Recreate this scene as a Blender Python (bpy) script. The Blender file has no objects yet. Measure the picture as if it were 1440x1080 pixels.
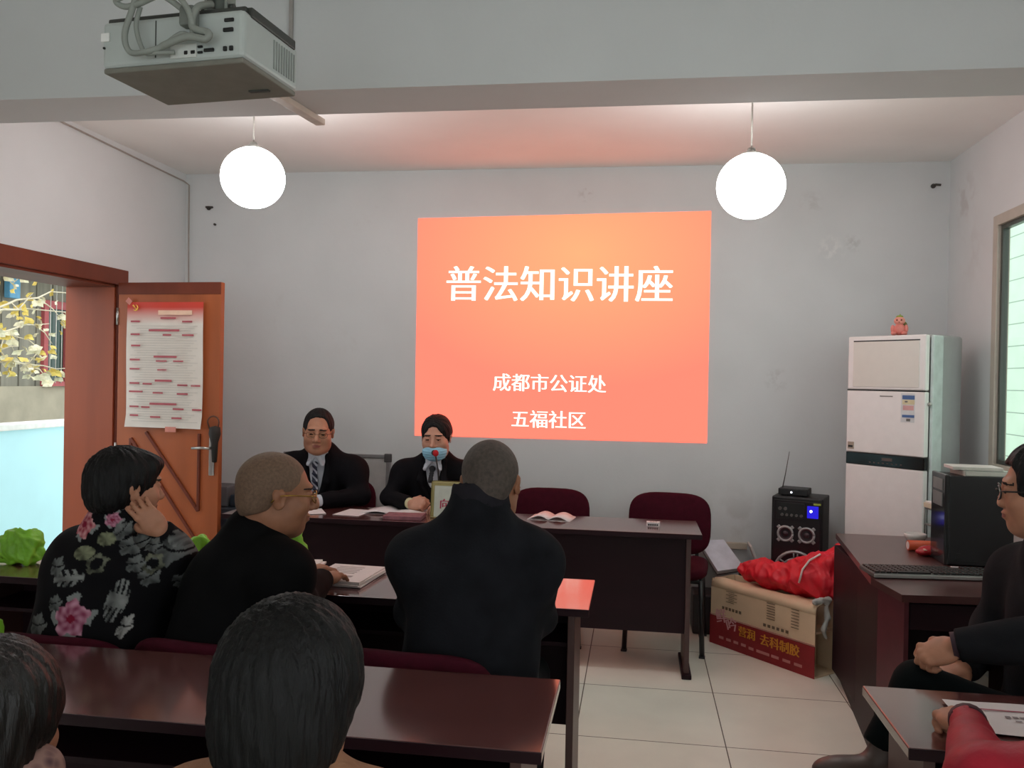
import bpy, bmesh, math, random
import numpy as np
from mathutils import Vector, Matrix

random.seed(7)
SC = bpy.context.scene
COL = SC.collection
PI = math.pi

# ------------------------------------------------------------------ camera, world, light, exposure
H = 1.52
YAW, PITCH, ROLL, FPX = 0.145391, -0.005556, 0.018811, 1200.0
def camera():
    cy, sy = math.cos(YAW), math.sin(YAW)
    f = Vector((-sy * math.cos(PITCH), cy * math.cos(PITCH), math.sin(PITCH)))
    r = Vector((cy, sy, 0)); u = r.cross(f)
    c, s = math.cos(ROLL), math.sin(ROLL)
    r, u = c * r + s * u, -s * r + c * u
    m = Matrix(((r.x, u.x, -f.x, 0), (r.y, u.y, -f.y, 0), (r.z, u.z, -f.z, H), (0, 0, 0, 1)))
    cam = bpy.data.cameras.new('camera'); cam.sensor_width = 36; cam.lens = FPX * 36 / 1440
    cam.clip_start = 0.02
    o = bpy.data.objects.new('camera', cam); o.matrix_world = m; COL.objects.link(o)
    SC.camera = o
camera()

SC.view_settings.view_transform = 'Standard'
SC.view_settings.look = 'None'
SC.view_settings.gamma = 1
SC.view_settings.use_curve_mapping = False
SC.view_settings.exposure = 0.0
SC.cycles.use_denoising = True
SC.cycles.max_bounces = 10
SC.cycles.diffuse_bounces = 6
SC.cycles.sample_clamp_indirect = 6

w = bpy.data.worlds.new('overcast_sky'); SC.world = w; w.use_nodes = True
bg = w.node_tree.nodes['Background']
bg.inputs[0].default_value = (0.93, 0.97, 1.0, 1); bg.inputs[1].default_value = 2.0

def area_light(name, loc, target, sx, sy, power, color=(1, 1, 1), portal=False):
    l = bpy.data.lights.new(name, 'AREA'); l.shape = 'RECTANGLE'; l.size = sx; l.size_y = sy
    l.energy = power; l.color = color
    if portal: l.cycles.is_portal = True
    o = bpy.data.objects.new(name, l); COL.objects.link(o); o.location = loc
    d = Vector(target) - Vector(loc)
    o.rotation_euler = d.to_track_quat('-Z', 'Z').to_euler()
    return o
# daylight through the windows behind the camera and the doorway / window in view
area_light('daylight_rear_window', (-1.75, -2.98, 1.65), (-1.75, 3, 1.5), 1.7, 1.5, 7, (0.84, 0.97, 1.0))
area_light('daylight_rear_window', (0.75, -2.98, 1.65), (0.75, 3, 1.5), 1.5, 1.5, 6, (0.84, 0.97, 1.0))
area_light('daylight_side_window', (1.98, 0.2, 1.75), (0, 0.2, 1.6), 1.5, 1.4, 9, (0.88, 0.98, 1.0))
area_light('doorway_portal', (-3.25, 4.25, 1.03), (0, 4.25, 1.03), 0.95, 2.06, 1, portal=True)
area_light('window_portal', (1.92, 4.0, 1.75), (0, 4.0, 1.75), 1.5, 1.3, 1, portal=True)

# ------------------------------------------------------------------ materials
def srgb(h):
    h = h.lstrip('#'); v = [int(h[i:i + 2], 16) / 255 for i in (0, 2, 4)]
    return tuple(x / 12.92 if x <= .04045 else ((x + .055) / 1.055) ** 2.4 for x in v) + (1,)
MATS = {}
def mat(name, col, rough=0.6, spec=0.5, metal=0.0, var=0.08, scale=18.0, bump=0.0, bscale=60.0,
        coat=0.0, sheen=0.0, emit=None, estr=0.0, alpha=1.0, trans=0.0, ior=1.5, stretch=(1, 1, 1), sss=0.0):
    if name in MATS: return MATS[name]
    m = bpy.data.materials.new(name); m.use_nodes = True
    nt = m.node_tree; b = nt.nodes['Principled BSDF']
    c = srgb(col) if isinstance(col, str) else tuple(col) + (1,)
    tc = nt.nodes.new('ShaderNodeTexCoord'); mp = nt.nodes.new('ShaderNodeMapping')
    mp.inputs['Scale'].default_value = stretch
    nt.links.new(tc.outputs['Object'], mp.inputs[0])
    nz = nt.nodes.new('ShaderNodeTexNoise'); nz.inputs['Scale'].default_value = scale; nz.inputs['Detail'].default_value = 4
    nt.links.new(mp.outputs[0], nz.inputs['Vector'])
    rp = nt.nodes.new('ShaderNodeValToRGB')
    rp.color_ramp.elements[0].position = .3; rp.color_ramp.elements[1].position = .7
    rp.color_ramp.elements[0].color = tuple(max(0, x * (1 - var)) for x in c[:3]) + (1,)
    rp.color_ramp.elements[1].color = tuple(min(1, x * (1 + var)) for x in c[:3]) + (1,)
    nt.links.new(nz.outputs[0], rp.inputs[0]); nt.links.new(rp.outputs[0], b.inputs['Base Color'])
    b.inputs['Roughness'].default_value = rough; b.inputs['Metallic'].default_value = metal
    b.inputs['Specular IOR Level'].default_value = spec; b.inputs['IOR'].default_value = ior
    if coat: b.inputs['Coat Weight'].default_value = coat; b.inputs['Coat Roughness'].default_value = .12
    if sheen: b.inputs['Sheen Weight'].default_value = sheen
    if trans: b.inputs['Transmission Weight'].default_value = trans
    if sss:
        b.inputs['Subsurface Weight'].default_value = sss
        b.inputs['Subsurface Radius'].default_value = (.01, .004, .002)
    if emit is not None:
        b.inputs['Emission Color'].default_value = srgb(emit) if isinstance(emit, str) else tuple(emit) + (1,)
        b.inputs['Emission Strength'].default_value = estr
    if alpha < 1: b.inputs['Alpha'].default_value = alpha
    if bump:
        n2 = nt.nodes.new('ShaderNodeTexNoise'); n2.inputs['Scale'].default_value = bscale; n2.inputs['Detail'].default_value = 3
        nt.links.new(mp.outputs[0], n2.inputs['Vector'])
        bp = nt.nodes.new('ShaderNodeBump'); bp.inputs['Strength'].default_value = bump; bp.inputs['Distance'].default_value = .01
        nt.links.new(n2.outputs[0], bp.inputs['Height']); nt.links.new(bp.outputs[0], b.inputs['Normal'])
    MATS[name] = m
    return m
def nodes_of(m): return m.node_tree, m.node_tree.nodes['Principled BSDF']

# ------------------------------------------------------------------ mesh builder
def rot(axis, a): return Matrix.Rotation(a, 3, axis)
class MB:
    def __init__(s): s.v = []; s.f = []; s.m = []; s.sm = []; s.cur = 0; s.nb = 0
    def slot(s, i): s.cur = i; return s
    def add(s, vs, fs, smooth=False):
        n = len(s.v); s.v += [tuple(x) for x in vs]
        for f in fs: s.f.append([n + i for i in f]); s.m.append(s.cur); s.sm.append(smooth)
        return s
    def box(s, c, d, bev=0.0, R=None, seg=2):
        s.nb += 1; c = Vector(c) + Vector((1, .7, .4)) * (2e-5 * (s.nb % 37)); R = R or Matrix.Identity(3)
        bm = bmesh.new(); bmesh.ops.create_cube(bm, size=1)
        for v in bm.verts: v.co = Vector((v.co.x * d[0], v.co.y * d[1], v.co.z * d[2]))
        if bev:
            bmesh.ops.bevel(bm, geom=bm.edges[:], offset=bev, segments=seg, affect='EDGES', profile=.5)
        bm.verts.index_update()
        s.add([c + R @ v.co for v in bm.verts], [[v.index for v in f.verts] for f in bm.faces], False); bm.free()
        return s
    def span(s, a, b, bev=0.0):
        return s.box([(a[i] + b[i]) / 2 for i in range(3)], [abs(b[i] - a[i]) for i in range(3)], bev)
    def quad(s, *p): return s.add(p, [[0, 1, 2, 3]])
    def cyl(s, a, b, r1, r2=None, n=16, cap=True):
        a, b = Vector(a), Vector(b); r2 = r1 if r2 is None else r2
        d = (b - a).normalized(); x = d.orthogonal().normalized(); y = d.cross(x)
        vs = []
        for p, r in ((a, r1), (b, r2)):
            for i in range(n):
                t = 2 * PI * i / n; vs.append(p + r * (math.cos(t) * x + math.sin(t) * y))
        s.add(vs, [[i, (i + 1) % n, n + (i + 1) % n, n + i] for i in range(n)], True)
        if cap:
            s.add(vs[:n], [list(range(n))[::-1]]); s.add(vs[n:], [list(range(n))])
        return s
    def tube(s, pts, r, n=8, cap=True):
        pts = [Vector(p) for p in pts]; rs = r if isinstance(r, (list, tuple)) else [r] * len(pts)
        vs = []; x = None
        for i, p in enumerate(pts):
            d = (pts[min(i + 1, len(pts) - 1)] - pts[max(i - 1, 0)]).normalized()
            if x is None: x = d.orthogonal().normalized()
            x = (x - d * x.dot(d)).normalized(); y = d.cross(x)
            for k in range(n):
                t = 2 * PI * k / n; vs.append(p + rs[i] * (math.cos(t) * x + math.sin(t) * y))
        fs = [[i * n + k, i * n + (k + 1) % n, (i + 1) * n + (k + 1) % n, (i + 1) * n + k] for i in range(len(pts) - 1) for k in range(n)]
        if cap: fs += [list(range(n))[::-1], [(len(pts) - 1) * n + k for k in range(n)]]
        return s.add(vs, fs, True)
    def lathe(s, prof, c=(0, 0, 0), n=24, R=None):
        c = Vector(c); R = R or Matrix.Identity(3); vs = []
        for r, z in prof:
            for i in range(n):
                t = 2 * PI * i / n; vs.append(c + R @ Vector((r * math.cos(t), r * math.sin(t), z)))
        fs = [[j * n + i, j * n + (i + 1) % n, (j + 1) * n + (i + 1) % n, (j + 1) * n + i] for j in range(len(prof) - 1) for i in range(n)]
        return s.add(vs, fs, True)
    def sphere(s, c, r, n=24, m=14, R=None):
        r = (r, r, r) if not isinstance(r, (tuple, list)) else r
        c = Vector(c); R = R or Matrix.Identity(3); vs = []
        for j in range(m + 1):
            p = PI * j / m
            for i in range(n):
                t = 2 * PI * i / n
                vs.append(c + R @ Vector((r[0] * math.sin(p) * math.cos(t), r[1] * math.sin(p) * math.sin(t), -r[2] * math.cos(p))))
        return s.add(vs, [[j * n + i, j * n + (i + 1) % n, (j + 1) * n + (i + 1) % n, (j + 1) * n + i] for j in range(m) for i in range(n)], True)
    def prism(s, poly, z0, z1):
        n = len(poly); vs = [(p[0], p[1], z0) for p in poly] + [(p[0], p[1], z1) for p in poly]
        return s.add(vs, [list(range(n))[::-1], list(range(n, 2 * n))] + [[i, (i + 1) % n, n + (i + 1) % n, n + i] for i in range(n)])
    def build(s, name, mats, parent=None, loc=None, flip=True):
        me = bpy.data.meshes.new(name); me.from_pydata(s.v, [], s.f)
        for m in (mats if isinstance(mats, (list, tuple)) else [mats]): me.materials.append(m)
        me.polygons.foreach_set('material_index', s.m); me.polygons.foreach_set('use_smooth', s.sm)
        if flip:
            bm = bmesh.new(); bm.from_mesh(me); bmesh.ops.remove_doubles(bm, verts=bm.verts[:], dist=1e-6)
            bmesh.ops.recalc_face_normals(bm, faces=bm.faces[:]); bm.to_mesh(me); bm.free()
        me.update()
        o = bpy.data.objects.new(name, me); COL.objects.link(o)
        if parent is not None: o.parent = parent
        if loc is not None: o.location = loc
        return o
def tag(o, label, cat, group=None, kind=None):
    if label: o['label'] = label
    if cat: o['category'] = cat
    if group: o['group'] = group
    if kind: o['kind'] = kind
    return o
def thing(name, label, cat, loc=(0, 0, 0), rz=0.0, group=None):
    o = bpy.data.objects.new(name, None); COL.objects.link(o); o.empty_display_size = .1
    o.location = loc; o.rotation_euler = (0, 0, rz)
    return tag(o, label, cat, group)
def struct(o, label=None, cat=None):
    o['kind'] = 'structure'
    if label: o['label'] = label
    if cat: o['category'] = cat
    return o
def kids(o): return [c for c in bpy.data.objects if c.parent == o]
def copy_tree(o, parent=None):
    c = o.copy(); COL.objects.link(c)
    if parent is not None: c.parent = parent
    for k in kids(o): copy_tree(k, c)
    return c
FACE_FONT = None
def text_mesh(name, txt, size, m, parent, loc, R, bold=0.0, depth=0.0005, align='CENTER', off=0.0, spacing=1.0):
    """letters as a flat mesh lying in local XY, placed by loc and 3x3 matrix R"""
    cu = bpy.data.curves.new(name, 'FONT'); cu.body = txt; cu.size = size; cu.align_x = align; cu.align_y = 'CENTER'
    cu.extrude = depth; cu.offset = off; cu.resolution_u = 3; cu.space_character = spacing
    t = bpy.data.objects.new(name, cu); COL.objects.link(t)
    dg = bpy.context.evaluated_depsgraph_get(); dg.update()
    me = bpy.data.meshes.new_from_object(t.evaluated_get(dg)); me.name = name
    bpy.data.objects.remove(t)
    if bold:
        bm = bmesh.new(); bm.from_mesh(me)
        for k in (1, 2):
            d = bmesh.ops.duplicate(bm, geom=bm.verts[:] + bm.edges[:] + bm.faces[:])
            bmesh.ops.translate(bm, verts=[g for g in d['geom'] if isinstance(g, bmesh.types.BMVert)], vec=(bold / k, 0, depth * .1 * k))
        bm.to_mesh(me); bm.free()
    me.materials.clear(); me.materials.append(m)
    o = bpy.data.objects.new(name, me); COL.objects.link(o)
    if parent is not None: o.parent = parent
    M = R.to_4x4(); M.translation = Vector(loc); o.matrix_local = M
    return o
def facing(nx, ny):
    """3x3 matrix for a plate standing upright whose front looks along (nx, ny): columns = right, up, out"""
    n = Vector((nx, ny, 0)).normalized(); up = Vector((0, 0, 1)); r = up.cross(n)
    return Matrix((r, up, n)).transposed()
# ------------------------------------------------------------------ room shell
XL, XR, YW, YR, ZC = -3.10, 1.853, 5.5, -3.0, 2.89
M_wall = mat('white_plaster', '#d6d8d8', rough=.85, spec=.2, var=.035, scale=2.2, bump=.08, bscale=35)
def stained_wall():
    m = M_wall; nt, b = nodes_of(m)
    # faint scuffs and patches of old plaster
    base = b.inputs['Base Color'].links[0].from_socket
    tc = nt.nodes.new('ShaderNodeTexCoord')
    n = nt.nodes.new('ShaderNodeTexNoise'); n.inputs['Scale'].default_value = 1.3; n.inputs['Detail'].default_value = 8; n.inputs['Roughness'].default_value = .7
    nt.links.new(tc.outputs['Object'], n.inputs['Vector'])
    r = nt.nodes.new('ShaderNodeValToRGB'); r.color_ramp.elements[0].position = .62; r.color_ramp.elements[1].position = .78
    r.color_ramp.elements[0].color = (0, 0, 0, 1); r.color_ramp.elements[1].color = (.35, .35, .35, 1)
    nt.links.new(n.outputs[0], r.inputs[0])
    mx = nt.nodes.new('ShaderNodeMix'); mx.data_type = 'RGBA'
    nt.links.new(r.outputs[0], mx.inputs[0]); nt.links.new(base, mx.inputs[6]); mx.inputs[7].default_value = srgb('#b9b2ab')
    cur = mx.outputs[2]
    # old smudges and flaked spots at fixed places on the plaster
    for (x, y, z), rad, amt, col in (((1.853, 5.25, 2.60), .20, .55, '#a89a97'), ((1.853, 5.15, 2.30), .28, .30, '#b5a9a4'), ((1.17, 5.5, 2.36), .10, .8, '#efefec'), ((1.30, 5.5, 2.40), .07, .5, '#9d9894'),
                                ((.86, 5.5, 1.55), .09, .5, '#a39e9a'), ((.60, 5.5, .62), .34, .5, '#a9a59e'), ((-.35, 5.5, 2.72), .06, .5, '#9d8f88'), ((1.05, 5.5, 2.65), .09, .35, '#a59f9a')):
        ds = nt.nodes.new('ShaderNodeVectorMath'); ds.operation = 'DISTANCE'; ds.inputs[1].default_value = (x, y, z); nt.links.new(tc.outputs['Object'], ds.inputs[0])
        mr = nt.nodes.new('ShaderNodeMapRange'); mr.inputs[1].default_value = rad; mr.inputs[2].default_value = rad * .2; nt.links.new(ds.outputs['Value'], mr.inputs[0])
        n3 = nt.nodes.new('ShaderNodeTexNoise'); n3.inputs['Scale'].default_value = 2.2 / rad; n3.inputs['Detail'].default_value = 6; nt.links.new(tc.outputs['Object'], n3.inputs['Vector'])
        r3 = nt.nodes.new('ShaderNodeMapRange'); r3.inputs[1].default_value = .46; r3.inputs[2].default_value = .60; r3.inputs[4].default_value = amt * .6; nt.links.new(n3.outputs[0], r3.inputs[0])
        ml = nt.nodes.new('ShaderNodeMath'); ml.operation = 'MULTIPLY'; nt.links.new(mr.outputs[0], ml.inputs[0]); nt.links.new(r3.outputs[0], ml.inputs[1])
        m2 = nt.nodes.new('ShaderNodeMix'); m2.data_type = 'RGBA'; nt.links.new(ml.outputs[0], m2.inputs[0]); nt.links.new(cur, m2.inputs[6]); m2.inputs[7].default_value = srgb(col); cur = m2.outputs[2]
    nt.links.new(cur, b.inputs['Base Color'])
stained_wall()
M_ceil = mat('ceiling_paint', '#f0eeea', rough=.9, spec=.1, var=.03, scale=2)
def tile_floor():
    m = mat('floor_tile', '#f3f0e2', rough=.22, spec=.45, var=.05, scale=3)
    nt, b = nodes_of(m); base = b.inputs['Base Color'].links[0].from_socket
    tc = nt.nodes.new('ShaderNodeTexCoord'); sp = nt.nodes.new('ShaderNodeSeparateXYZ'); nt.links.new(tc.outputs['Object'], sp.inputs[0])
    outs = []
    for ax, off in ((0, 3 - .395), (1, 3 - 3.65)):
        a = nt.nodes.new('ShaderNodeMath'); a.operation = 'ADD'; a.inputs[1].default_value = 60 + off; nt.links.new(sp.outputs[ax], a.inputs[0])
        f = nt.nodes.new('ShaderNodeMath'); f.operation = 'MODULO'; f.inputs[1].default_value = .63; nt.links.new(a.outputs[0], f.inputs[0])
        l = nt.nodes.new('ShaderNodeMath'); l.operation = 'LESS_THAN'; l.inputs[1].default_value = .005; nt.links.new(f.outputs[0], l.inputs[0]); outs.append(l)
    mxm = nt.nodes.new('ShaderNodeMath'); mxm.operation = 'MAXIMUM'
    nt.links.new(outs[0].outputs[0], mxm.inputs[0]); nt.links.new(outs[1].outputs[0], mxm.inputs[1])
    mx = nt.nodes.new('ShaderNodeMix'); mx.data_type = 'RGBA'; nt.links.new(mxm.outputs[0], mx.inputs[0])
    nt.links.new(base, mx.inputs[6]); mx.inputs[7].default_value = srgb('#6f665a'); nt.links.new(mx.outputs[2], b.inputs['Base Color'])
    return m
M_floor = tile_floor()
struct(MB().span((XL - .35, YR - .2, -.1), (XR + .25, YW + .2, 0)).build('floor', M_floor))
struct(MB().span((XL - .35, YR - .2, ZC), (XR + .25, YW + .2, ZC + .12)).build('ceiling', M_ceil))
struct(MB().span((XL - .35, YW, 0), (XR + .25, YW + .2, ZC)).build('wall_back', M_wall))
DY0, DY1, DZ = 3.70, 4.73, 2.06        # doorway in the left wall
TH = .30
struct(MB().span((XL - TH, YR, 0), (XL, DY0, ZC)).span((XL - TH, DY1, 0), (XL, YW, ZC)).span((XL - TH, DY0, DZ), (XL, DY1, ZC)).build('wall_left', M_wall))
WY0, WY1, WZ0, WZ1 = 3.25, 4.80, 1.10, 2.42   # window in the right wall
SY0, SY1, SZ0, SZ1 = -.6, 1.0, 1.0, 2.5       # second window, behind the camera
mb = MB()
RT = .05
mb.span((XR, YR, 0), (XR + RT, SY0, ZC)).span((XR, SY0, 0), (XR + RT, SY1, SZ0)).span((XR, SY0, SZ1), (XR + RT, SY1, ZC))
mb.span((XR, SY1, 0), (XR + RT, WY0, ZC)).span((XR, WY0, 0), (XR + RT, WY1, WZ0)).span((XR, WY0, WZ1), (XR + RT, WY1, ZC)).span((XR, WY1, 0), (XR + RT, YW, ZC))
struct(mb.build('wall_right', M_wall))
mb = MB()   # rear wall with two window openings
RZ0, RZ1 = .9, 2.4
mb.span((XL, YR - .2, 0), (XR, YR, RZ0)).span((XL, YR - .2, RZ1), (XR, YR, ZC))
mb.span((XL, YR - .2, RZ0), (-2.6, YR, RZ1)).span((-.9, YR - .2, RZ0), (0, YR, RZ1)).span((1.5, YR - .2, RZ0), (XR, YR, RZ1))
struct(mb.build('wall_rear', M_wall))
# ceiling beam
struct(MB().span((XL, 2.86, 2.52), (XR, 3.13, ZC)).build('ceiling_beam', M_wall), 'white plastered ceiling beam crossing the room in front of the lamps', 'beam')

# doorway lining and casing
M_red = mat('red_brown_wood', '#96492b', rough=.42, spec=.4, var=.16, scale=7, stretch=(1, 1, .12))
M_redd = mat('dark_red_wood', '#6f3320', rough=.45, spec=.35, var=.15, scale=7, stretch=(1, 1, .12))
root = struct(thing('door_frame', 'red brown wooden lining and casing of the open doorway', 'door frame'))
MB().span((XL - TH - .01, DY1 - .035, 0), (XL + .005, DY1, DZ)).build('jamb', M_red, root)
MB().span((XL - TH - .01, DY0, 0), (XL + .005, DY0 + .035, DZ)).build('jamb', M_red, root)
MB().span((XL - TH - .01, DY0, DZ - .035), (XL + .005, DY1, DZ)).build('lintel_board', M_redd, root)
MB().span((XL, DY1 - .02, 0), (XL + .022, DY1 + .07, DZ + .07), .004).build('casing', M_redd, root)
MB().span((XL, DY0 - .07, 0), (XL + .022, DY0 + .02, DZ + .07), .004).build('casing', M_redd, root)
MB().span((XL, DY0 - .07, DZ - .02), (XL + .026, DY1 + .075, DZ + .075), .004).build('casing', M_redd, root)

# door leaf, swung open into the room
hx, hy = -3.055, 4.70; tx, ty = -2.385, 4.655
Lw = math.hypot(tx - hx, ty - hy); ang = math.atan2(ty - hy, tx - hx)
door = thing('door_1', None, None, (hx, hy, 0), ang); struct(door, 'red brown panelled door leaf standing open against the back corner', 'door')
ZT = 2.05
M_leaf = mat('door_leaf_wood', '#a85a33', rough=.4, spec=.4, var=.18, scale=6, stretch=(1, 1, .1))
MB().span((0, -.02, .008), (Lw, .02, ZT), .003).build('slab', M_leaf, door)
MB().span((.0, -.024, 1.98), (Lw, -.018, ZT), .002).span((0, -.024, .01), (Lw, -.018, .12), .002).build('rail', M_redd, door)
trim = MB()
def bar(p, q, wd=.018):
    p, q = Vector((p[0], 0, p[1])), Vector((q[0], 0, q[1])); d = q - p
    a = math.atan2(d.z, d.x)
    trim.box(((p.x + q.x) / 2, -.026, (p.z + q.z) / 2), (d.length, .014, wd), .004, R=rot('Y', -a))
bar((.10, .30), (.10, 1.13)); bar((.10, .30), (.53, .30)); bar((.53, .30), (.53, .56)); bar((.53, .56), (.10, 1.13))
bar((.20, 1.17), (.55, .72)); bar((.55, .72), (.55, 1.17)); bar((.10, .22), (.55, .22))
trim.build('moulding', M_redd, door)
M_steel = mat('brushed_steel', '#b9b7b2', rough=.3, metal=.9, var=.05)
lock = MB().span((.615, -.03, .93), (.648, -.02, 1.15), .004).build('lock_plate', M_steel, door)
lv = MB().tube([(.63, -.03, 1.09), (.63, -.065, 1.09), (.60, -.07, 1.092), (.53, -.068, 1.088)], .008)
lv.build('lever', M_steel, lock)
MB().cyl((.63, -.032, .99), (.63, -.024, .99), .011).build('keyhole_cylinder', M_steel, lock)
for z in (.3, 1.0, 1.8): MB().cyl((-.004, -.022, z), (-.004, -.022, z + .1), .008, n=10).build('hinge', M_steel, door)

# window in the right wall
M_frame = mat('window_frame_paint', '#b7ada0', rough=.4, var=.05)
M_alu = mat('dark_sash_metal', '#454a44', rough=.35, var=.05)
win = struct(thing('window_1', None, None, (XR, 0, 0)), 'window with beige frame in the right wall showing pale green tiles', 'window')
fr = MB(); t = .055
for a, b in (((-.02, WY0, WZ0), (.045, WY0 + t, WZ1)), ((-.02, WY1 - t, WZ0), (.045, WY1, WZ1)), ((-.02, WY0, WZ1 - t), (.045, WY1, WZ1)), ((-.02, WY0, WZ0), (.045, WY1, WZ0 + .03))):
    fr.span(a, b, .004)
fr.build('window_frame', M_frame, win)
sa = MB(); y0, y1, z0, z1 = WY0 + t, WY1 - t, WZ0 + .03, WZ1 - t; s = .022
for a, b in (((.0, y0, z0), (.03, y0 + s, z1)), ((.0, y1 - s, z0), (.03, y1, z1)), ((.0, y0, z1 - s), (.03, y1, z1)), ((.0, y0, z0), (.03, y1, z0 + s)), ((.0, 4.0, z0), (.03, 4.03, z1))):
    sa.span(a, b)
sash = sa.build('sash', M_alu, win)
def glass_mat():
    m = bpy.data.materials.new('window_glass'); m.use_nodes = True; nt = m.node_tree
    nt.nodes.remove(nt.nodes['Principled BSDF']); out = nt.nodes['Material Output']
    tr = nt.nodes.new('ShaderNodeBsdfTransparent'); tr.inputs[0].default_value = (.93, .97, .94, 1)
    gl = nt.nodes.new('ShaderNodeBsdfGlossy'); gl.inputs['Roughness'].default_value = .02
    fw = nt.nodes.new('ShaderNodeLayerWeight'); fw.inputs[0].default_value = .5
    fz = nt.nodes.new('ShaderNodeMath'); fz.operation = 'POWER'; fz.inputs[1].default_value = 5; nt.links.new(fw.outputs['Facing'], fz.inputs[0])
    mx = nt.nodes.new('ShaderNodeMixShader'); nt.links.new(fz.outputs[0], mx.inputs[0])
    nt.links.new(tr.outputs[0], mx.inputs[1]); nt.links.new(gl.outputs[0], mx.inputs[2]); nt.links.new(mx.outputs[0], out.inputs[0])
    return m
M_glass = glass_mat()
MB().span((.013, y0 + s, z0 + s), (.017, y1 - s, z1 - s)).build('pane', M_glass, sash)
MB().span((-.06, WY0 - .05, WZ0 - .03), (.05, WY1 + .05, WZ0), .006).build('window_sill', mat('sill_stone', '#cfcac0', rough=.5), win)

# things outside: neighbour's tiled wall, yard, cyan low wall, grey shed front, tree
def tiled_out():
    m = mat('pale_green_tile', '#cfe6d0', rough=.4, var=.05, scale=4)
    nt, b = nodes_of(m); base = b.inputs['Base Color'].links[0].from_socket
    tc = nt.nodes.new('ShaderNodeTexCoord'); br = nt.nodes.new('ShaderNodeTexBrick')
    mp = nt.nodes.new('ShaderNodeMapping'); mp.inputs['Rotation'].default_value = (PI / 2, 0, PI / 2)
    sp = nt.nodes.new('ShaderNodeSeparateXYZ'); cb = nt.nodes.new('ShaderNodeCombineXYZ')
    nt.links.new(tc.outputs['Object'], sp.inputs[0]); nt.links.new(sp.outputs[1], cb.inputs[0]); nt.links.new(sp.outputs[2], cb.inputs[1])
    nt.links.new(cb.outputs[0], br.inputs['Vector'])
    br.offset = 0; br.inputs['Scale'].default_value = 1; br.inputs['Brick Width'].default_value = 1.1; br.inputs['Row Height'].default_value = .25
    br.inputs['Mortar Size'].default_value = .006; nt.links.new(base, br.inputs['Color1']); nt.links.new(base, br.inputs['Color2'])
    br.inputs['Mortar'].default_value = srgb('#7f9a84'); nt.links.new(br.outputs[0], b.inputs['Base Color'])
    return m
tag(MB().span((4.2, 2.0, -.1), (4.4, 16, 5.2)).build('neighbouring_wall', tiled_out()), 'pale green tiled wall seen outside through the right window', 'wall', kind='structure')
M_yard = mat('yard_concrete', '#b9b6ae', rough=.9, var=.12, scale=3)
tag(MB().span((-13, -6, -.14), (-3.45, 18, -.04)).build('yard_ground', M_yard), 'pale concrete yard outside the doorway', 'ground', kind='structure')
tag(MB().span((2.1, -3, -.14), (9, 18, -.04)).build('alley_ground', M_yard), 'concrete ground outside the right window', 'ground', kind='structure')
M_cyan = mat('cyan_paint', '#bfeaf0', rough=.7, var=.04, scale=2)
lw = thing('yard_wall', 'low pale cyan painted wall outside the open doorway', 'wall', (-4.7, 0, -.04)); lw['kind'] = 'structure'
MB().span((-.12, 1.5, 0), (0, 13.5, 1.10)).build('wall_face', M_cyan, lw)
MB().span((-.15, 1.5, 1.10), (.03, 13.5, 1.15), .008).build('coping', mat('coping_white', '#e9e8e2', rough=.8), lw)
sh = thing('shed_building', 'grey board fronted house across the yard with a red framed barred window', 'building', (-7.5, 0, -.04))
M_board = mat('weathered_boards', '#8d877a', rough=.8, var=.25, scale=9, stretch=(1, 1, .05))
M_cem = mat('cement_render', '#b6ab97', rough=.9, var=.15, scale=3, bump=.2, bscale=8)
MB().span((-.3, 5, 0), (0, 14, 1.36)).build('plinth', M_cem, sh)
bb = MB()
for k in range(60):
    yy = 5 + k * .15; bb.span((-.26, yy + .004, 1.36), (-.02 - .012 * (k % 2), yy + .146, 2.75))
bb.build('board_cladding', M_board, sh)
MB().span((-.3, 5, 2.75), (.5, 14, 2.87)).span((-.3, 5, 2.87), (.1, 14, 3.3)).build('eave', mat('pale_fascia', '#d7d1c5', rough=.8), sh)
M_redf = mat('red_window_paint', '#b5575a', rough=.6, var=.1)
wf = MB()
for a, b in (((-.03, 9.88, 1.40), (.03, 9.96, 2.42)), ((-.03, 10.30, 1.40), (.04, 10.37, 2.32)), ((-.03, 10.9, 1.40), (.03, 10.98, 2.42)), ((-.03, 9.88, 2.36), (.03, 10.98, 2.46)), ((-.03, 9.88, 1.36), (.05, 10.98, 1.42)), ((-.03, 10.3, 2.26), (.04, 10.98, 2.33))): wf.span(a, b)
wfo = wf.build('window_frame', M_redf, sh)
MB().span((-.02, 9.96, 1.42), (-.012, 10.9, 2.36)).build('pane', mat('dark_green_glass', '#2e4a40', rough=.15), wfo)
br_ = MB()
for k in range(9): br_.cyl((.06, 9.95 + k * .11, 1.40), (.06, 9.95 + k * .11, 2.75), .006, n=6)
br_.build('window_bars', mat('bar_white', '#d9d6cf', rough=.5), sh)
MB().span((.02, 9.18, 2.42), (.10, 9.36, 2.66), .01).build('blue_box', mat('blue_plastic', '#5f9fc4', rough=.5), sh)
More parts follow.
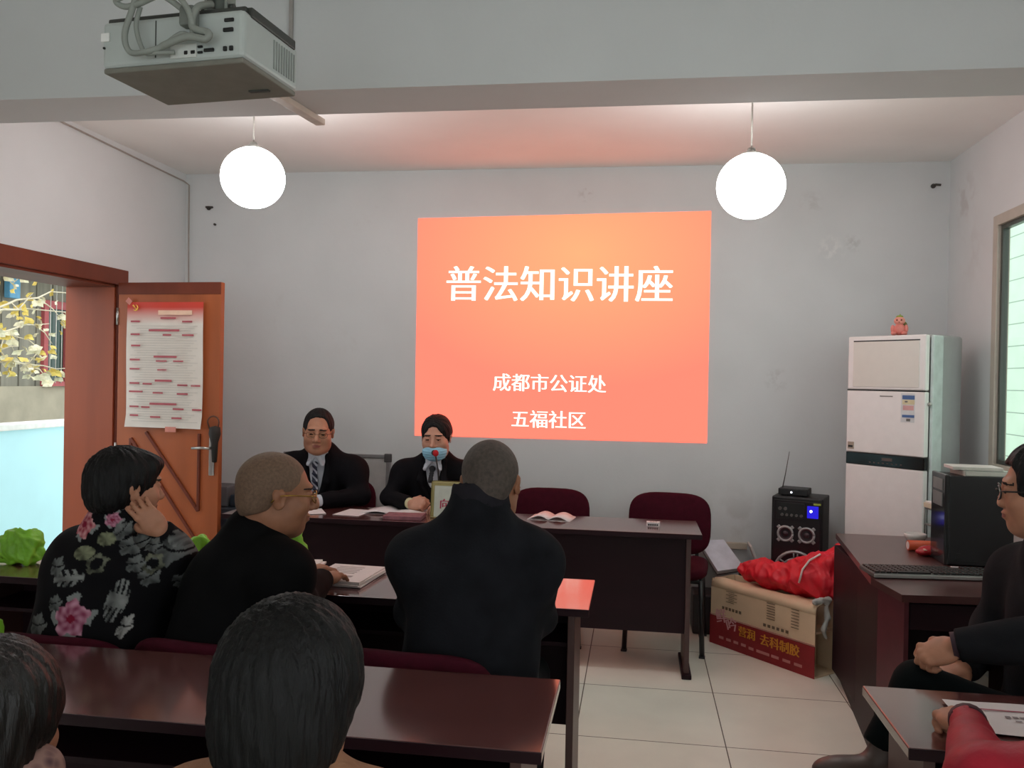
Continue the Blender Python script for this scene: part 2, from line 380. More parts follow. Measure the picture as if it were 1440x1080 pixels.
# tree branches with pale autumn leaves
tr = thing('yard_tree', 'bare branching tree with pale yellowing leaves outside the doorway', 'tree', (-6.3, 7.35, -.04))
tb = MB(); rnd = random.Random(4); tips = []
tb.tube([(0, -.8, 0), (.05, -.75, .8), (-.02, -.5, 1.5), (0, -.2, 2.0), (.05, 0, 2.35)], [.06, .05, .04, .03, .02])
for sy, sz, ey, ez in ((-.45, 1.55, 1.4, 1.56), (-.4, 1.65, .9, 2.05), (-.2, 2.0, 1.5, 2.45), (-.15, 2.05, 1.3, 2.18), (0, 2.3, .8, 2.6), (-.3, 1.8, .6, 1.55), (-.1, 2.1, -1.0, 2.5), (-.4, 1.6, -1.2, 1.9), (-.2, 2.0, .7, 1.8)):
    pts = []; n = 7
    for i in range(n + 1):
        q = i / n
        pts.append((rnd.uniform(-.08, .08) + .1 * q, sy + (ey - sy) * q, sz + (ez - sz) * q + math.sin(q * 3) * .08 + rnd.uniform(-.03, .03)))
        if i > 2: tips.append(pts[-1])
    tb.tube(pts, [.015 - .011 * i / n for i in range(n + 1)], n=6)
    for k in range(3):
        b0 = Vector(pts[rnd.randint(2, n)]); e = b0 + Vector((rnd.uniform(-.15, .15), rnd.uniform(-.1, .35), rnd.uniform(-.25, .2)))
        tb.tube([b0, (b0 + e) / 2 + Vector((0, .02, .02)), e], [.008, .006, .003], n=5); tips.append(tuple(e))
tb.build('branches', mat('pale_bark', '#d8cdb4', rough=.8, var=.2), tr)
lf = MB()
for k, p in enumerate(tips * 4):
    if rnd.random() < .28: continue
    c = Vector(p) + Vector((rnd.uniform(-.05, .05), rnd.uniform(-.07, .07), rnd.uniform(-.14, .0))); R = Matrix.Rotation(rnd.uniform(0, 6), 3, 'Z') @ Matrix.Rotation(rnd.uniform(.6, 1.6), 3, 'X')
    z = rnd.uniform(.035, .075); pr = []
    for i in range(10):
        t = 2 * PI * i / 10; rr = z * (.72 + .22 * math.cos(3 * t + 1) + rnd.uniform(-.12, .12)) * (1.15 if abs(math.cos(t)) > .7 else .8); pr.append(c + R @ Vector((rr * math.cos(t), rr * math.sin(t), .012 * math.cos(2 * t))))
    lf.slot(0 if rnd.random() < .6 else 1).add(pr + [c], [[i, (i + 1) % 10, 10] for i in range(10)])
lf.build('leaves', [mat('pale_leaf', '#e9e2c4', rough=.7, var=.2), mat('yellow_leaf', '#e2c86a', rough=.7, var=.2)], tr, flip=False)['kind'] = 'stuff'
# ------------------------------------------------------------------ projected slide: a self-glowing panel on the back wall replaces the projector beam
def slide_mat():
    m = bpy.data.materials.new('slide_glow'); m.use_nodes = True; nt = m.node_tree
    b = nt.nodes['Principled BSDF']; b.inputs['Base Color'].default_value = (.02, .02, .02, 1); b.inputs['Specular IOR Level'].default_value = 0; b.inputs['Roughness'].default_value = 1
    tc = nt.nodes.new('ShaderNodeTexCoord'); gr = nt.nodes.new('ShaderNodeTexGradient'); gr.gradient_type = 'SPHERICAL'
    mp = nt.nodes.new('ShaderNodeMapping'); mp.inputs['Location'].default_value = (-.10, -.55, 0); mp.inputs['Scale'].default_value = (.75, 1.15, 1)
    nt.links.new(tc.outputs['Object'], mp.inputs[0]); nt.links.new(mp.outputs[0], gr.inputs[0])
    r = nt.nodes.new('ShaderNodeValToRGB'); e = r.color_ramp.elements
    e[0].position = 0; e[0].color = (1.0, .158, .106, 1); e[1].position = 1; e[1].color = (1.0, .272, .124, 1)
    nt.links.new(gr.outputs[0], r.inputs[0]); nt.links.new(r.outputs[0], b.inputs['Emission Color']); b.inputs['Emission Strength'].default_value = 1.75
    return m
sl = thing('projected_slide', 'glowing panel for the bright orange projected lecture slide with white Chinese writing on back wall', 'projected slide', (-.505, YW - .004, 1.86))
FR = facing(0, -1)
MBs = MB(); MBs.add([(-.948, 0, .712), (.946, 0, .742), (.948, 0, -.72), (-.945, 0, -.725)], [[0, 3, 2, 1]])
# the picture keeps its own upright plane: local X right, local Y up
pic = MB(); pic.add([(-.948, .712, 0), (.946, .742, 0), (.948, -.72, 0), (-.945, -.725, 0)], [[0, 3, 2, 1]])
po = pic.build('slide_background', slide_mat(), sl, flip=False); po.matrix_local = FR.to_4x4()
M_letter = mat('glowing_white', '#101010', emit=(1, .93, .8), estr=1.8, spec=0)  # letters glow by themselves instead of being lit by the projector
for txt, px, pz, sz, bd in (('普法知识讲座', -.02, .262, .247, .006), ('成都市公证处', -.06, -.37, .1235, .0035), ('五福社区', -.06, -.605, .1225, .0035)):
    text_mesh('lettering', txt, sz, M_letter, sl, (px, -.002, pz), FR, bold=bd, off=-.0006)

# ------------------------------------------------------------------ pendant globe lamps
M_globe = mat('lit_opal_glass', '#ffffff', rough=.3, emit=(.97, .99, 1), estr=18)
M_cap = mat('lamp_cap_metal', '#8f8c86', rough=.4, metal=.6)
def globe(x, y, z, label):
    t = thing('pendant_lamp', label, 'lamp', (x, y, z), group='globe lamps hanging from the ceiling')
    MB().sphere((0, 0, 0), (.15, .15, .145), 40, 24).build('globe', M_globe, t)
    MB().lathe([(.0, .172), (.016, .17), (.02, .155), (.045, .146), (.05, .138), (.0, .138)]).build('cap', M_cap, t)
    MB().cyl((0, 0, .165), (0, 0, ZC - z - .015), .004, n=8).build('cord', mat('cord_grey', '#a39d95', rough=.6), t)
    MB().lathe([(.0, ZC - z - .03), (.05, ZC - z - .025), (.055, ZC - z), (0, ZC - z)]).build('ceiling_rose', M_cap, t)
globe(-1.84, 3.87, 2.462, 'glowing white globe lamp hanging left, towards the open door')
globe(.486, 3.93, 2.402, 'glowing white globe lamp hanging right, beside the top of the slide')

# ------------------------------------------------------------------ ceiling projector, mount and cables
M_pj = mat('projector_white', '#b9c0bd', rough=.45, var=.03)
M_pjd = mat('projector_dark', '#3a3c38', rough=.5)
M_blk = mat('black_plastic', '#141414', rough=.4)
M_cable = mat('grey_cable', '#8e938c', rough=.6)
pj = thing('projector', 'white ceiling projector with port panel facing the audience, under its mount', 'projector', (-1.175, 2.0, 2.30), math.radians(-6))
wl, wr, dp, hh = -.205, .205, .27, .118
body = MB(); body.box((0, dp / 2, hh / 2), (.41, dp, hh), .012, seg=3); pbody = body.build('casing', M_pj, pj)
MB().box((0, dp / 2, -.006), (.405, dp - .01, .014), .004).build('base_plate', mat('projector_base', '#7c7a70', rough=.6), pj)
MB().box((.0, dp / 2 + .005, hh + .006), (.40, dp - .02, .016), .005).span((.17, .03, hh - .01), (.209, dp - .02, hh + .016), .004).build('top_cover', M_pjd, pj)
for x, z, a, c in ((.165, .092, .026, .009), (.163, .068, .028, .010), (.11, .022, .028, .009), (.065, .020, .012, .009), (.045, .020, .010, .010), (.085, .032, .014, .006), (.085, .018, .014, .006), (.155, .022, .010, .012), (.172, .022, .010, .012), (-.196, .050, .006, .006)):
    MB().box((x, -.002, z), (a, .006, c), .002).build('port_socket', M_blk, pj)
MB().span((.0, -.003, .008), (.075, 0, .042), .001).build('socket_panel', mat('socket_panel_white', '#d6d9d4', rough=.5), pj)
MB().span((-.205, -.004, .066), (-.18, 0, .088), .001).build('label', mat('paper_label', '#f1f1ee', rough=.7), pj)
MB().span((-.045, -.002, .015), (-.043, 0, .108)).build('panel_seam', M_pjd, pj)
vg = MB()
for k in range(9): vg.span((.203, .14 + k * .013, .02), (.2065, .146 + k * .013, .095))
vg.build('side_vent', mat('vent_grey', '#8d938f', rough=.5), pj)
MB().box((.13, .20, -.014), (.06, .014, .006), .002).build('latch', M_pjd, pj)
mt = thing('projector_mount', 'grey ceiling mount pole and bracket holding the projector', 'projector mount', (-1.10, 2.12, 2.432))
MB().cyl((0, 0, .02), (0, 0, ZC - 2.432 - .01), .02, n=14).build('pole', mat('mount_grey', '#8f948d', rough=.5, metal=.3), mt)
mbk = MB().box((0, 0, .01), (.16, .10, .012), .002).box((-.025, -.02, .06), (.008, .05, .09), .002).box((.03, -.02, .06), (.008, .05, .09), .002)
mbk.build('bracket', mat('mount_grey'  , '#8f948d'), mt)
for x in (-.035, .04):
    for z in (.04, .09): MB().cyl((x - .008, -.03, z), (x + .008, -.03, z), .009, n=8).build('bolt', M_pjd, mt)
MB().box((0, 0, ZC - 2.432 - .006), (.12, .12, .012), .002).build('ceiling_plate', mat('mount_grey', '#8f948d'), mt)
cb = thing('projector_cable', 'thick grey cable looping from the projector mount over its port panel', 'cable', (-1.175, 2.0, 2.30), math.radians(-6))
def loop(name, pts, r, m=M_cable):
    P = [Vector(p) for p in pts]; out = []
    for i in range(len(P) - 1):
        p0, p1, p2, p3 = P[max(i - 1, 0)], P[i], P[i + 1], P[min(i + 2, len(P) - 1)]
        for k in range(6):
            t = k / 6; out.append(.5 * ((2 * p1) + (p2 - p0) * t + (2 * p0 - 5 * p1 + 4 * p2 - p3) * t * t + (3 * p1 - p0 - 3 * p2 + p3) * t ** 3))
    out.append(P[-1]); return MB().tube(out, r).build(name, m, cb)
loop('video_cable', [(.06, -.02, .11), (.0, -.05, .15), (-.07, -.06, .15), (-.115, -.06, .14), (-.10, -.05, .128), (-.06, -.05, .13), (.03, -.05, .15), (.075, -.04, .11), (.08, -.025, .05), (.05, -.03, .055), (.0, -.03, .03), (-.05, -.04, .014), (-.09, -.04, .02), (-.1, -.045, .06), (-.075, -.05, .12), (-.055, -.045, .18), (-.04, .0, .3), (-.02, .1, .58)], .0075)
loop('power_cable', [(.08, .05, .16), (.085, -.02, .12), (.082, -.03, .07), (.13, -.035, .05), (.12, -.035, .035), (.07, -.035, .045), (.0, -.03, .03), (-.02, -.012, .03)], .009)
loop('signal_cable', [(-.06, -.04, .128), (-.075, -.035, .08), (-.055, -.03, .02), (-.02, -.03, .015), (.02, -.012, .02)], .006)
MB().span((.045, -.035, .075), (.085, -.003, .125), .006).build('plug', mat('plug_grey', '#70756f', rough=.5), cb)

tk = MB().span((-1.335, 2.845, 2.497), (-1.255, 2.875, 2.519), .002)
tag(MB().box((-1.262, 3.01, 2.507), (.04, .36, .024), .003, R=rot('Z', -.12)).build('cable_trunking', mat('trunking_cream', '#cfc0b2', rough=.5)), 'short cream plastic cable trunking fixed under the ceiling beam', 'cable trunking')
tag(MB().box((-1.225, 2.853, 2.70), (.014, .014, .355), .003).build('conduit', mat('conduit_grey', '#a39e99', rough=.6)), 'thin grey vertical conduit on the beam face above the trunking', 'conduit')

# cable along the left wall and down the corner, wall hooks
cbl = MB().tube([(XL + .014, 3.2, 2.862), (XL + .014, 4.2, 2.858), (XL + .014, 4.75, 2.845), (XL + .014, 5.44, 2.83), (XL + .035, 5.475, 2.81), (XL + .035, 5.48, 2.4), (XL + .045, 5.48, 1.9), (XL + .045, 5.48, .9)], .0055, n=6)
tag(cbl.build('wall_cable', mat('wall_cable_grey', '#a39a92', rough=.7)), 'thin grey cable along the left ceiling edge and down the corner', 'cable')
M_hook = mat('rusty_hook', '#4c4742', rough=.5, metal=.5)
tag(MB().tube([(-2.93, 5.5, 2.655), (-2.93, 5.46, 2.655), (-2.88, 5.455, 2.652)], .007, n=8).cyl((-2.93, 5.5, 2.655), (-2.93, 5.49, 2.655), .014).build('wall_hook', M_hook), 'small dark hook on back wall near the left corner', 'hook')
tag(MB().tube([(1.755, 5.5, 2.74), (1.755, 5.455, 2.74), (1.785, 5.455, 2.737)], .007, n=8).cyl((1.755, 5.5, 2.74), (1.755, 5.49, 2.74), .014).build('wall_hook', M_hook), 'small dark hook on back wall high above the air conditioner', 'hook')
tag(MB().cyl((-2.882, 5.5, 2.542), (-2.882, 5.485, 2.542), .008, n=8).build('nail', M_hook), 'tiny nail below the left wall hook', 'nail')

# ------------------------------------------------------------------ poster on the door
pw, ph = .50, .735
ps = thing('poster', 'long white notice poster with red header taped to the open door', 'poster', (0, 0, 0))
# stands against the leaf: local X along the leaf, Z up
ps.location = Vector((hx, hy, 0)) + Matrix.Rotation(ang, 3, 'Z') @ Vector((.325, -.036, 1.565)); ps.rotation_euler = (0, 0, ang)
def sheet(w_, h_, n=10, amp=.004):
    vs = []; fs = []
    for j in range(n + 1):
        for i in range(n + 1):
            x = (i / n - .5) * w_; z = (j / n - .5) * h_
            vs.append((x, -amp * (1 + math.sin(x * 23 + z * 9)) - .002 - (.012 if (j == 0 and i in (0, n)) else 0), z))
    for j in range(n):
        for i in range(n): fs.append([j * (n + 1) + i, j * (n + 1) + i + 1, (j + 1) * (n + 1) + i + 1, (j + 1) * (n + 1) + i])
    return vs, fs
def poster_mat():
    m = mat('poster_paper', '#e6ddd2', rough=.55, var=.03, scale=9); nt, b = nodes_of(m); base = b.inputs['Base Color'].links[0].from_socket
    tc = nt.nodes.new('ShaderNodeTexCoord'); sp = nt.nodes.new('ShaderNodeSeparateXYZ'); nt.links.new(tc.outputs['Object'], sp.inputs[0])
    r = nt.nodes.new('ShaderNodeValToRGB'); e = r.color_ramp.elements
    mr = nt.nodes.new('ShaderNodeMapRange'); mr.inputs[1].default_value = .24; mr.inputs[2].default_value = .37; nt.links.new(sp.outputs[2], mr.inputs[0])
    e[0].position = 0; e[0].color = (0, 0, 0, 1); e[1].position = .75; e[1].color = (1, 1, 1, 1); nt.links.new(mr.outputs[0], r.inputs[0])
    mx = nt.nodes.new('ShaderNodeMix'); mx.data_type = 'RGBA'; nt.links.new(r.outputs[0], mx.inputs[0]); nt.links.new(base, mx.inputs[6]); mx.inputs[7].default_value = srgb('#d2402f')
    nt.links.new(mx.outputs[2], b.inputs['Base Color']); return m
M_poster = poster_mat()
vs, fs = sheet(pw, ph); MB().add(vs, fs, True).build('sheet', M_poster, ps, flip=False)
M_pr = mat('poster_red_ink', '#b5535c', rough=.6); M_pg = mat('poster_grey_ink', '#b3ada4', rough=.6); M_pgold = mat('poster_gold', '#f0c050', rough=.6)
tx_ = MB()
def pbar(cx, cy, wd, hg=.0085, slot=0):
    # cx, cy in 0..1 over the sheet, from its top left corner
    x = (cx - .5) * pw; z = (.5 - cy) * ph
    tx_.slot(slot).box((x, -.0135, z), (wd * pw, .0015, hg))
for cx, cy, wd in ((.12, .155, .12), (.80, .155, .13), (.50, .225, .40), (.54, .262, .11), (.81, .262, .15), (.12, .258, .12), (.13, .348, .12), (.52, .435, .30), (.47, .468, .14), (.69, .468, .13), (.12, .460, .13), (.12, .535, .13), (.48, .54, .12), (.50, .625, .22), (.12, .648, .13), (.29, .652, .12), (.75, .658, .13), (.92, .66, .12), (.14, .715, .18), (.43, .722, .13), (.75, .727, .14), (.50, .81, .35), (.12, .835, .12), (.27, .838, .11), (.70, .848, .14), (.94, .85, .12), (.12, .905, .11), (.40, .915, .13), (.68, .92, .13)):
    pbar(cx, cy, wd, .010 if wd < .2 else .012)
for k in range(40):
    cy = .19 + k * .0195; pbar(.5 + .02 * math.sin(k), cy, .86 - .1 * (k % 3), .0016, 1)
pbar(.55, .128, .20, .010, 0); pbar(.64, .085, .44, .026, 2)
tx_.build('printed_text', [M_pr, M_pg, mat('poster_title', '#f3cbb0', rough=.6)], ps)
em = MB(); ex, ez = -.385 * pw, .455 * ph
arc = [(ex + .017 * math.cos(t), -.0135, ez + .017 * math.sin(t)) for t in [(-.75 + 1.15 * i / 9) * PI for i in range(10)]]
em.tube(arc, [.0015 + .003 * math.sin(PI * i / 9) for i in range(10)], n=6); em.tube([(ex - .012, -.0135, ez + .012), (ex + .014, -.0135, ez - .016)], .0028, n=6)
em.box((ex - .010, -.0135, ez + .010), (.014, .003, .008), R=rot('Y', .78)); em.build('emblem', M_pgold, ps)
MB().box((-.235, -.012, .372), (.035, .001, .03), R=rot('Y', .7)).build('tape', mat('pink_tape', '#d98a7a', rough=.5), ps)
MB().box((.05, -.010, -.375), (.07, .001, .03)).build('tape', mat('pink_tape', '#d98a7a', rough=.5), ps)
# dark folded umbrella with a loop strap hanging on the door handle
um = thing('hanging_pouch', 'black folded pouch with looped strap hanging at the door handle', 'pouch', Vector((hx, hy, 0)) + Matrix.Rotation(ang, 3, 'Z') @ Vector((.652, -.03, 1.17)))
MB().lathe([(.0, .05), (.03, .04), (.034, .0), (.02, -.05), (.014, -.16), (.0, -.165)], n=12).build('pouch_body', mat('dark_nylon', '#2b2622', rough=.7), um)
MB().tube([(-.03, -.005, .03)] + [(-.005 + .035 * math.cos(t), -.01, .07 + .035 * math.sin(t)) for t in [PI * (1 - i / 8) for i in range(9)]] + [(.022, -.005, .03)], .0045, n=6).build('strap', mat('strap_brown', '#5a3a2c', rough=.7), um)

# ------------------------------------------------------------------ tables
M_top = mat('table_laminate', '#5c3533', rough=.17, spec=1.0, var=.12, scale=9, stretch=(.15, 1, 1), coat=.75)
M_panel = mat('dark_maroon_panel', '#220d14', rough=.5, spec=.22, var=.15, scale=9, stretch=(.15, 1, 1))
M_edge = mat('table_edge', '#4d322f', rough=.4)
def table(x0, x1, y0, y1, front, label, group):
    """front: -1 when the modesty panel faces the audience, +1 when it faces the slide"""
    t = thing('folding_table', label, 'table', ((x0 + x1) / 2, (y0 + y1) / 2, 0), group=group)
    a, b = (x1 - x0) / 2, (y1 - y0) / 2
    MB().box((0, 0, .7375), (2 * a, 2 * b, .025), .003).build('tabletop', M_top, t)
    MB().box((0, -b - .001, .7375), (2 * a, .004, .025), .001).build('edge_band', M_panel, t)
    for s in (-1, 1):
        MB().span((s * (a - .05), -b + .06, .0), (s * (a - .075), b - .06, .725), .002).build('end_panel', M_edge, t)
        MB().box((s * (a - .0625), 0, .012), (.05, 2 * b - .06, .024), .004).build('foot_rail', M_panel, t)
    yp = front * (b - .09)
    MB().span((-a + .075, yp - .009, .22), (a - .075, yp + .009, .725), .002).build('modesty_panel', M_panel, t)
    MB().span((-a + .075, -.12 if front > 0 else -.10, .59), (a - .075, b - .10 if front > 0 else .12, .605), .002).build('under_shelf', M_panel, t)
    return t
table(-2.25, -.955, 4.41, 4.85, -1, 'long dark maroon table in front of the two people facing the audience', 'speakers tables by the slide')
table(-.953, .342, 4.41, 4.85, -1, 'long dark maroon table in front of the two empty chairs', 'speakers tables by the slide')
table(-2.58, -1.362, 2.87, 3.31, 1, 'dark maroon table with a green bag in front of the woman in floral jacket', 'audience tables')
table(-1.36, -.145, 2.87, 3.31, 1, 'dark maroon table carrying the stacked booklets before the man in charcoal jacket', 'audience tables')
table(-2.0, -.18, 1.75, 2.19, 1, 'bare reddish table nearest the camera, in front of the black haired person', 'audience tables')
table(.588, 1.80, 1.92, 2.30, 1, 'dark table at lower right under the red sleeved arms', 'audience tables')

# ------------------------------------------------------------------ chairs
M_velv = mat('maroon_upholstery', '#3f0a1a', rough=.85, spec=.15, var=.15, scale=30, bump=.15, bscale=220)
M_leg = mat('black_chair_metal', '#161416', rough=.4)
def pad(cx, cy, cz, w_, h_, th, R, power=4.0, curve=.05, n=40, m=7):
    """upholstered cushion with a superellipse outline in its local XY, thickness along local Z"""
    vs = []; fs = []
    for j in range(-m, m + 1):
        q = j / m; z = th / 2 * q; s_ = (1 - abs(q) ** 3.0 * .16)
        for i in range(n):
            t = 2 * PI * i / n; c, s = math.cos(t), math.sin(t)
            x = w_ / 2 * abs(c) ** (2 / power) * (1 if c >= 0 else -1) * s_; y = h_ / 2 * abs(s) ** (2 / power) * (1 if s >= 0 else -1) * s_
            vs.append(Vector((cx, cy, cz)) + R @ Vector((x, y, z + curve * (x / (w_ / 2)) ** 2)))
    L = 2 * m + 1
    for j in range(L - 1):
        for i in range(n): fs.append([j * n + i, j * n + (i + 1) % n, (j + 1) * n + (i + 1) % n, (j + 1) * n + i])
    vs.append(Vector((cx, cy, cz)) + R @ Vector((0, 0, -th / 2 - .006))); vs.append(Vector((cx, cy, cz)) + R @ Vector((0, 0, th / 2 + .006)))
    for i in range(n): fs.append([(i + 1) % n, i, L * n]); fs.append([(L - 1) * n + i, (L - 1) * n + (i + 1) % n, L * n + 1])
    return vs, fs
def make_chair():
    t = thing('conference_chair', '-', 'chair')
    MB().add(*pad(0, .0, .45, .47, .46, .07, Matrix.Identity(3), 5, .008), True).build('seat', M_velv, t)
    R = rot('X', PI / 2 + .14)      # local Y up, leaning back
    MB().add(*pad(0, -.235, .665, .49, .37, .05, R, 3.6, -.045), True).build('backrest', M_velv, t)
    for s in (-1, 1):
        MB().tube([(s * .20, .19, .42), (s * .215, .20, .01)], .014, n=8).box((s * .215, .20, .006), (.034, .034, .012), .003).build('leg', M_leg, t)
        MB().tube([(s * .20, -.19, .42), (s * .215, -.235, .01)], .014, n=8).box((s * .215, -.235, .006), (.034, .034, .012), .003).build('leg', M_leg, t)
        MB().tube([(s * .16, -.17, .42), (s * .165, -.20, .47), (s * .165, -.26, .70)], .011, n=8).build('back_support', M_leg, t)
    MB().tube([(-.2, .19, .415), (.2, .19, .415), (.2, -.19, .415), (-.2, -.19, .415), (-.2, .19, .415)], .011, n=8).build('seat_frame', M_leg, t)
    return t
chair0 = make_chair(); used = [False]
def chair(x, y, rz, label, zs=1.0, group='maroon conference chairs'):
    c = chair0 if not used[0] else copy_tree(chair0); used[0] = True
    c.location = (x, y, 0); c.rotation_euler = (0, 0, rz); c.scale = (1, 1, zs)
    tag(c, label, 'chair', group); return c
chair(-.515, 5.04, PI, 'empty maroon chair behind the speakers table, below the middle of the slide')
chair(.19, 5.03, PI - .1, 'empty maroon chair at the right end of the speakers table')
chair(-1.90, 5.13, PI, 'maroon chair under the man in suit and striped tie')
chair(-1.22, 5.13, PI, 'maroon chair under the woman wearing a blue mask')
chair(-.60, 2.52, -.06, 'maroon chair under the man in charcoal jacket seen from behind', .905)
chair(-1.20, 2.52, -.12, 'maroon chair under the bald man with gold glasses', .89)
chair(-1.68, 2.52, -.05, 'maroon chair under the woman in floral jacket', .88)
chair(1.17, 2.62, PI / 2 - .2, 'maroon chair under the man in dark glasses at the right edge', .96)
chair(-.50, 1.03, 0, 'maroon chair under the foreground person with short black hair', .93)
chair(-1.02, 1.03, 0, 'maroon chair under the person at the lower left corner', .93)
chair(1.10, 1.32, 0, 'maroon chair under the person in the red jacket', .93)
# ------------------------------------------------------------------ air conditioner in the corner
M_ac = mat('ac_white', '#f0ece9', rough=.25, spec=.5, var=.02)
M_acs = mat('ac_side_grey', '#a6a9a7', rough=.4, var=.03)
aw, ad, ah = .463, .355, 1.80
ac = thing('air_conditioner', 'tall white floor standing air conditioner in the right back corner', 'air conditioner', (1.1825, 5.06, 0), math.atan2(-.34, .315))
MB().box((aw / 2, ad / 2 + .03, ah / 2), (aw, ad - .06, ah), .02, seg=3).build('cabinet', M_acs, ac)
MB().box((aw + .004, .085, ah / 2), (.02, .10, ah - .01), .009, seg=3).build('corner_strip', mat('ac_strip_pale', '#ccd5d3', rough=.25), ac)
MB().span((.0, -.004, 1.50), (aw - .005, .035, ah - .004), .008).build('outlet_frame', M_ac, ac)
ob = MB().span((.035, -.008, 1.515), (aw - .04, .0, 1.765), .003)
ob.build('air_outlet_flap', mat('ac_flap', '#e0dcd3', rough=.35, var=.015), ac)
MB().span((.034, -.0045, 1.765), (aw - .039, .0, 1.772)).span((.0, -.005, 1.494), (aw - .005, .0, 1.500)).build('shadow_gap', M_blk, ac)
MB().span((.0, -.006, 1.15), (aw - .005, .035, 1.494), .006).build('upper_panel', M_ac, ac)
bd = MB().span((.0, -.005, 1.082), (aw - .005, .03, 1.148), .003).build('control_band', mat('ac_black_gloss', '#0d0b0c', rough=.12), ac)
ic = MB()
for k in range(8): ic.box((.15 + k * .026, -.0065, 1.10), (.010, .002, .006))
ic.box((.25, -.0065, 1.122), (.06, .002, .016)); ic.build('touch_icons', mat('icon_dim', '#5d5350', rough=.5), bd)
MB().span((.0, -.006, .10), (aw - .005, .035, 1.080), .006).build('lower_panel', M_ac, ac)
MB().span((.01, .0, 0), (aw - .01, ad - .02, .10), .004).build('plinth', M_acs, ac)
lb = MB(); lx = aw - .095
lb.slot(0).span((lx - .042, -.008, 1.33), (lx + .034, -.006, 1.485)); lb.slot(1).span((lx - .034, -.0095, 1.452), (lx + .034, -.0075, 1.474)).span((lx - .034, -.0095, 1.356), (lx + .034, -.0075, 1.37))
lb.slot(2).span((lx - .034, -.0092, 1.425), (lx + .034, -.0075, 1.45)); lb.slot(3).span((lx - .03, -.0092, 1.395), (lx + .03, -.0075, 1.42)); lb.slot(4).span((lx - .01, -.0092, 1.336), (lx + .012, -.0075, 1.35)).span((lx - .02, -.0098, 1.436), (lx - .004, -.0075, 1.444))
lb.build('energy_label', [mat('label_white', '#d4d6d6', rough=.5), mat('label_blue', '#4a6c9e', rough=.5), mat('label_cream', '#d9cfa8', rough=.5), mat('label_pink', '#d8a9a6', rough=.5), mat('label_grey', '#6d6d68', rough=.5)], ac)
MB().span((.012, -.0085, 1.165), (.05, -.006, 1.205)).build('sticker', mat('sticker_tan', '#a8998a', rough=.6), ac)
MB().box((.03, -.0095, 1.18), (.028, .001, .012)).build('sticker_print', M_blk, ac)
MB().box((.24, -.0075, 1.466), (.075, .002, .006)).build('maker_mark', mat('mark_grey', '#8f8a85', rough=.5), ac)
MB().sphere((aw + .006, .02, 1.43), .011).build('key_lock', M_steel, ac)

toy = thing('toy_figure', 'small pink doll with green leaf cap sitting on the air conditioner', 'toy', (1.43, 4.98, ah + .001), -.35); toy.scale = (.76, .76, .76)
M_pink = mat('pink_vinyl', '#e0857a', rough=.45); M_tg = mat('leaf_green_vinyl', '#8fa63c', rough=.5)
MB().sphere((0, 0, .045), (.04, .036, .045)).sphere((-.035, -.03, .015), (.02, .03, .016)).sphere((.035, -.03, .015), (.02, .03, .016)).sphere((-.045, -.005, .05), (.014, .014, .03)).sphere((.045, -.005, .05), (.014, .014, .03)).build('toy_body', M_pink, toy)
hd = MB().sphere((0, -.004, .108), (.038, .034, .032)).build('toy_head', mat('pale_pink_vinyl', '#ec9f8e', rough=.45), toy)
MB().sphere((-.015, -.036, .112), .006).sphere((.015, -.036, .112), .006).sphere((0, -.037, .097), (.005, .003, .003)).build('toy_face', mat('toy_brown', '#7a2a20', rough=.4), hd)
MB().sphere((0, 0, .137), (.024, .022, .012)).cyl((0, 0, .14), (.004, 0, .158), .006, .003).build('leaf_cap', M_tg, toy)
MB().sphere((.03, .02, .06), (.024, .014, .045)).build('leaf_back', mat('olive_vinyl', '#77743c', rough=.5), toy)

# ------------------------------------------------------------------ loudspeaker, receiver
M_spk = mat('speaker_black', '#131214', rough=.45)
sp = thing('loudspeaker', 'black floor loudspeaker with silver cone rings and a blue lit panel', 'loudspeaker', (.795, 5.165, 0), math.radians(-20))
sw, sd, sh_ = .285, .25, .868
MB().box((sw / 2, sd / 2, sh_ / 2), (sw, sd, sh_), .008).build('cabinet', M_spk, sp)
MB().span((.012, -.008, .04), (sw - .012, .0, sh_ - .02), .003).build('front_panel', mat('speaker_front', '#1b1418', rough=.3), sp)
M_ring = mat('silver_ring', '#a9a6a6', rough=.35, metal=.5); M_cone = mat('cone_maroon', '#3a1c26', rough=.4)
def ring(cx, cz, R_, r_, y=-.012, n=28):
    return [(cx + R_ * math.cos(2 * PI * k / n), y, cz + R_ * math.sin(2 * PI * k / n)) for k in range(n + 1)]
for cx, nm in ((.082, 'left'), (.20, 'right')):
    f = MB()
    f.tube(ring(cx, .655, .041, .005), .007, n=8)
    for a in range(4):
        t = PI / 4 + a * PI / 2; f.box((cx + .049 * math.cos(t), -.011, .655 + .049 * math.sin(t)), (.026, .008, .02), .003, R=rot('Y', -t))
    tw = f.build('tweeter_frame', M_ring, sp)
    MB().lathe([(.040, .008), (.02, -.004), (.012, .004), (0, .008)], (cx, -.008, .655), R=rot('X', PI / 2)).build('tweeter_cone', M_cone, tw)
f = MB().tube(ring(.142, .44, .115, .01), .009, n=8).tube(ring(.142, .44, .075, .01), .006, n=8)
for a in range(6):
    t = PI / 6 + a * PI / 3
    for o_ in (-.10, .10): f.tube([(.142 + .075 * math.cos(t + o_ * 1.3), -.012, .44 + .075 * math.sin(t + o_ * 1.3)), (.142 + .113 * math.cos(t + o_), -.012, .44 + .113 * math.sin(t + o_))], .005, n=6)
wf_ = f.build('woofer_frame', M_ring, sp)
MB().lathe([(.112, .004), (.075, -.002), (.03, -.006), (.02, .004), (0, .01)], (.142, -.006, .44), R=rot('X', PI / 2)).build('woofer_cone', M_cone, wf_)
cp = MB().span((.03, -.012, .74), (.185, -.007, .835), .002).build('control_panel', M_blk, sp)
kn = MB()
